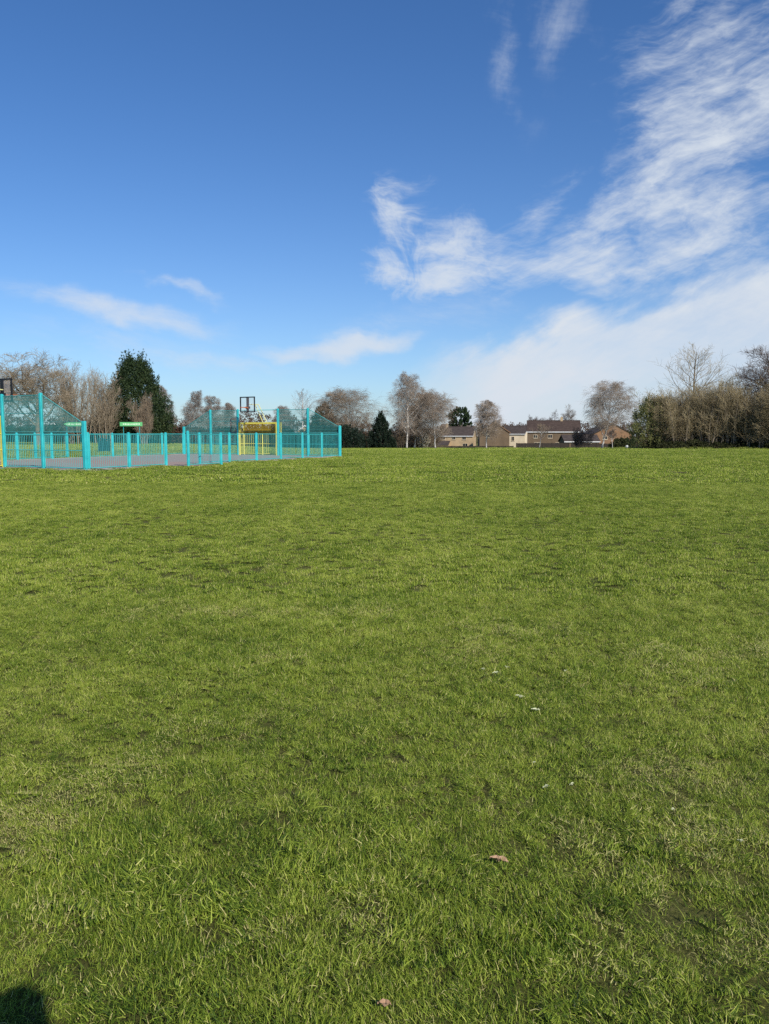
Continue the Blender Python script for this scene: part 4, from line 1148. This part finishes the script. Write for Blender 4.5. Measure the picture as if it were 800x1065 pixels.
def garden_fence(label, ua, ub, Y, hv):
    a, b = gp(ua, Y), gp(ub, Y + 1.5)
    L = math.hypot(b[0] - a[0], b[1] - a[1]); h = at(ua, hv, Y)[2] - a[2]
    t = thing('garden_fence', label, 'fence', a, math.atan2(b[1] - a[1], b[0] - a[0]), 'dark garden fences before the houses')
    n = int(L / 2.0); rs = random.Random(int(ua))
    for i in range(n + 1):
        m = MB(); m.box((L * i / n, .0, h / 2 + .03), (.11, .11, h + .06)); m.build('post', M['dark_wood'], t)
    for i in range(n):
        x0, x1 = L * i / n + .06, L * (i + 1) / n - .06; m = MB(); k = 12
        for j in range(k):
            w = (x1 - x0) / k; m.box((x0 + w * (j + .5), rs.uniform(-.012, .012), h / 2 + rs.uniform(-.01, .01)), (w - .012, .025, h - .05))
        m.box(((x0 + x1) / 2, .04, h * .8), (x1 - x0, .04, .07)); m.box(((x0 + x1) / 2, .04, h * .2), (x1 - x0, .04, .07))
        m.build('board_panel', M['dark_wood'], t)
garden_fence('dark boarded garden fence below the long brown roof', 537, 592, 196, 460.8)
garden_fence('dark boarded garden fence right of the garage beside the hedge', 594, 664, 190, 461.2)
garden_fence('dark low garden fence below the low tan house', 446, 534, 205, 463.8)

# little white bollard at the field edge
t = thing('bollard', 'small white round topped bollard left of the hedge', 'bollard', gp(652, 134))
m = MB(); m.tube((0, 0, 0), (0, 0, .3), .13, 12)
for i in range(5):
    a0, a1 = i / 5 * math.pi / 2, (i + 1) / 5 * math.pi / 2
    m.tube((0, 0, .3 + .3 * math.sin(a0)), (0, 0, .3 + .3 * math.sin(a1)), .3 * math.cos(a0) + .01, 12, .3 * math.cos(a1) + .01)
m.build('head', M['white'], t, smooth=True)

# ------------------------------------------------------------------ bits on the lawn
M['dry_leaf'] = noise_mat('dry_leaf', [(.3, (.30, .17, .09)), (.7, (.55, .36, .24))], 30, .8)
M['scrap'] = noise_mat('pale_scrap', [(.3, (.42, .44, .26)), (.7, (.62, .62, .42))], 30, .8)
def leaf_on_lawn(label, u, v, size, mat, seed, name='fallen_leaf', cat='leaf', group=None, lift=.035, asp=.5):
    x, y, _ = lawn(u, v); rs = random.Random(seed)
    n = 7; vs, fs = [], []
    for i in range(n):
        f = i / (n - 1); w = size * asp * math.sin(math.pi * min(1, f * .93 + .05)) * (1 + .25 * rs.uniform(-1, 1))
        xx = (f - .5) * size
        vs += [(xx, -w / 2, .35 * w + rs.uniform(0, .006)), (xx, 0, .004 * math.sin(f * 9)), (xx, w / 2, .3 * w + rs.uniform(0, .006))]
    for i in range(n - 1):
        fs += [(3 * i, 3 * i + 1, 3 * i + 4, 3 * i + 3), (3 * i + 1, 3 * i + 2, 3 * i + 5, 3 * i + 4)]
    me = bpy.data.meshes.new(name); me.from_pydata(vs, [], fs); me.update()
    o = link(name, me, M[mat], None, (x, y, lift)); o.rotation_euler = (rs.uniform(-.2, .2), rs.uniform(-.2, .2), rs.uniform(-.5, .5))
    tag(o, label, cat, group)
leaf_on_lawn('dry pinkish brown leaf lying on the foreground grass', 519, 906, .062, 'dry_leaf', 1, asp=.45, lift=.036)
leaf_on_lawn('dry brown leaf at the very bottom edge of the grass', 400, 1060, .035, 'dry_leaf', 2, asp=.6, lift=.036)
GS = 'pale scraps lying on the grass'
SC = [(503, 701), (516, 705), (527, 699), (555, 800), (568, 826), (595, 823), (700, 850), (541, 730), (557, 744), (770, 883), (588, 703)]
for i, (u, v) in enumerate(SC):
    big = .016 + .018 * ((i * 37) % 10) / 10
    leaf_on_lawn('one of the small pale scraps scattered on the right of the grass', u, v, big * (1.6 if v < 760 else 1), 'scrap', 20 + i, 'leaf_scrap', 'leaf', GS, .028, .4)

# ------------------------------------------------------------------ person taking the photo (only the shadow falls into view)
M['skin'] = noise_mat('skin', [(.3, (.5, .3, .22)), (.7, (.56, .35, .26))], 8, .55)
M['jacket'] = noise_mat('navy_jacket_cloth', [(.3, (.02, .025, .04)), (.7, (.035, .04, .06))], 20, .9)
M['trouser'] = noise_mat('dark_trouser_cloth', [(.3, (.03, .03, .035)), (.7, (.05, .05, .055))], 20, .9)
M['hair'] = noise_mat('brown_hair', [(.3, (.03, .018, .01)), (.7, (.06, .036, .02))], 40, .6, stretch=(1, 1, .2))
def skinned(name, joints, edges, mat, parent, sub=2, root=0):
    me = bpy.data.meshes.new(name)
    bm = bmesh.new(); lay = bm.verts.layers.skin.verify(); vs = []
    for i, j in enumerate(joints):
        v = bm.verts.new(j[:3]); r = j[3]
        v[lay].radius = r if isinstance(r, tuple) else (r, r); v[lay].use_root = (i == root); vs.append(v)
    for a, b in edges: bm.edges.new((vs[a], vs[b]))
    bm.to_mesh(me); bm.free()
    o = link(name, me, mat, parent)
    o.modifiers.new('skin', 'SKIN').use_smooth_shade = True
    sb = o.modifiers.new('sub', 'SUBSURF'); sb.levels = sub; sb.render_levels = sub
    return o
def photographer():
    t = thing('person', 'person in dark clothes standing behind the camera, whose head shadow falls at the lower left', 'person', (.27, -.27, 0))
    OX, OY = -.27, -.09
    J = [(0, 0, .86, (.155, .11)), (0, 0, 1.02, (.135, .10)), (0, 0, 1.2, (.16, .11)), (0, .0, 1.34, (.15, .09)), (0, .01, 1.43, .055), (0, .02, 1.5, (.072, .085)), (0, .025, 1.58, (.075, .092)), (0, .015, 1.65, (.05, .06))]
    Ed = [(i, i + 1) for i in range(7)]
    for sx in (-1, 1):
        b = len(J)
        J += [(sx * .17, 0, 1.33, .06), (sx * .215 - .04, .06, 1.1, .045), (OX + sx * .115, .15, 1.24, .036), (OX + sx * .062, .21, 1.34, .028)]
        Ed += [(3, b), (b, b + 1), (b + 1, b + 2), (b + 2, b + 3)]
        b = len(J)
        J += [(sx * .095, 0, .78, .088), (sx * .10, .01, .46, .06), (sx * .105, -.01, .1, .042), (sx * .11, .03, .035, .04), (sx * .125, .15, .03, .032)]
        Ed += [(0, b), (b, b + 1), (b + 1, b + 2), (b + 2, b + 3), (b + 3, b + 4)]
    body = skinned('body', J, Ed, M['skin'], t)
    for sx in (-1, 1):                                     # fingers curl round the phone edges
        for k in range(4):
            z = 1.36 + k * .02
            skinned('finger', [(OX + sx * .062, OY + .30, 1.345 + k * .006, .010), (OX + sx * .062, OY + .335, z, .009), (OX + sx * .048, OY + .348, z + .005, .008), (OX + sx * .028, OY + .346, z + .004, .007)], [(0, 1), (1, 2), (2, 3)], M['skin'], body, 1)
        skinned('thumb', [(OX + sx * .06, OY + .30, 1.345, .011), (OX + sx * .046, OY + .306, 1.375, .010), (OX + sx * .026, OY + .308, 1.39, .008)], [(0, 1), (1, 2)], M['skin'], body, 1)
    # clothes
    JJ = [(0, 0, .84, (.175, .13)), (0, 0, 1.02, (.155, .12)), (0, 0, 1.2, (.175, .128)), (0, 0, 1.34, (.165, .105)), (0, .005, 1.395, .07)]
    EE = [(0, 1), (1, 2), (2, 3), (3, 4)]
    for sx in (-1, 1):
        b = len(JJ); JJ += [(sx * .175, 0, 1.325, .075), (sx * .22 - .04, .055, 1.1, .06), (OX + sx * .125, .14, 1.225, .048)]; EE += [(3, b), (b, b + 1), (b + 1, b + 2)]
    skinned('jacket', JJ, EE, M['jacket'], t)
    JT = [(0, 0, .88, (.165, .122))]; ET = []
    for sx in (-1, 1):
        b = len(JT); JT += [(sx * .095, 0, .76, .1), (sx * .10, .01, .46, .075), (sx * .105, -.005, .09, .062)]; ET += [(0, b), (b, b + 1), (b + 1, b + 2)]
    skinned('trousers', JT, ET, M['trouser'], t)
    for sx in (-1, 1):
        skinned('shoe', [(sx * .107, -.05, .05, .045), (sx * .11, .05, .045, .048), (sx * .125, .17, .035, .038)], [(0, 1), (1, 2)], M['black'], t)
    skinned('hair', [(0, -.02, 1.52, (.075, .07)), (0, -.02, 1.6, (.085, .09)), (0, .01, 1.665, (.07, .08))], [(0, 1), (1, 2)], M['hair'], t)
    f = MB()
    for sx in (-1, 1):
        f.tube((sx * .03, .098, 1.575), (sx * .03, .112, 1.575), .011, 10, .006)
    f.build('eye', M['black'], body)
    f = MB(); f.tube((0, .105, 1.575), (0, .128, 1.535), .007, 8, .012); f.build('nose', M['skin'], body)
    f = MB(); f.box((0, .098, 1.50), (.045, .012, .012)); f.build('mouth', M['orange'], body)
    ph = MB(); ph.box((0, .328, 1.40), (.072, .010, .148), bev=.004)
    po = thing('phone', 'black phone held up by the person behind the camera', 'phone', (.0, -.36, 0))
    ph.build('phone_body', M['black'], po)
photographer()

scene.view_settings.view_transform = 'Standard'; scene.view_settings.look = 'None'
scene.view_settings.exposure = 0; scene.view_settings.gamma = 1
scene.render.engine = 'CYCLES'
scene.cycles.max_bounces = 5; scene.cycles.diffuse_bounces = 2; scene.cycles.glossy_bounces = 2; scene.cycles.transmission_bounces = 3
scene.cycles.use_denoising = False
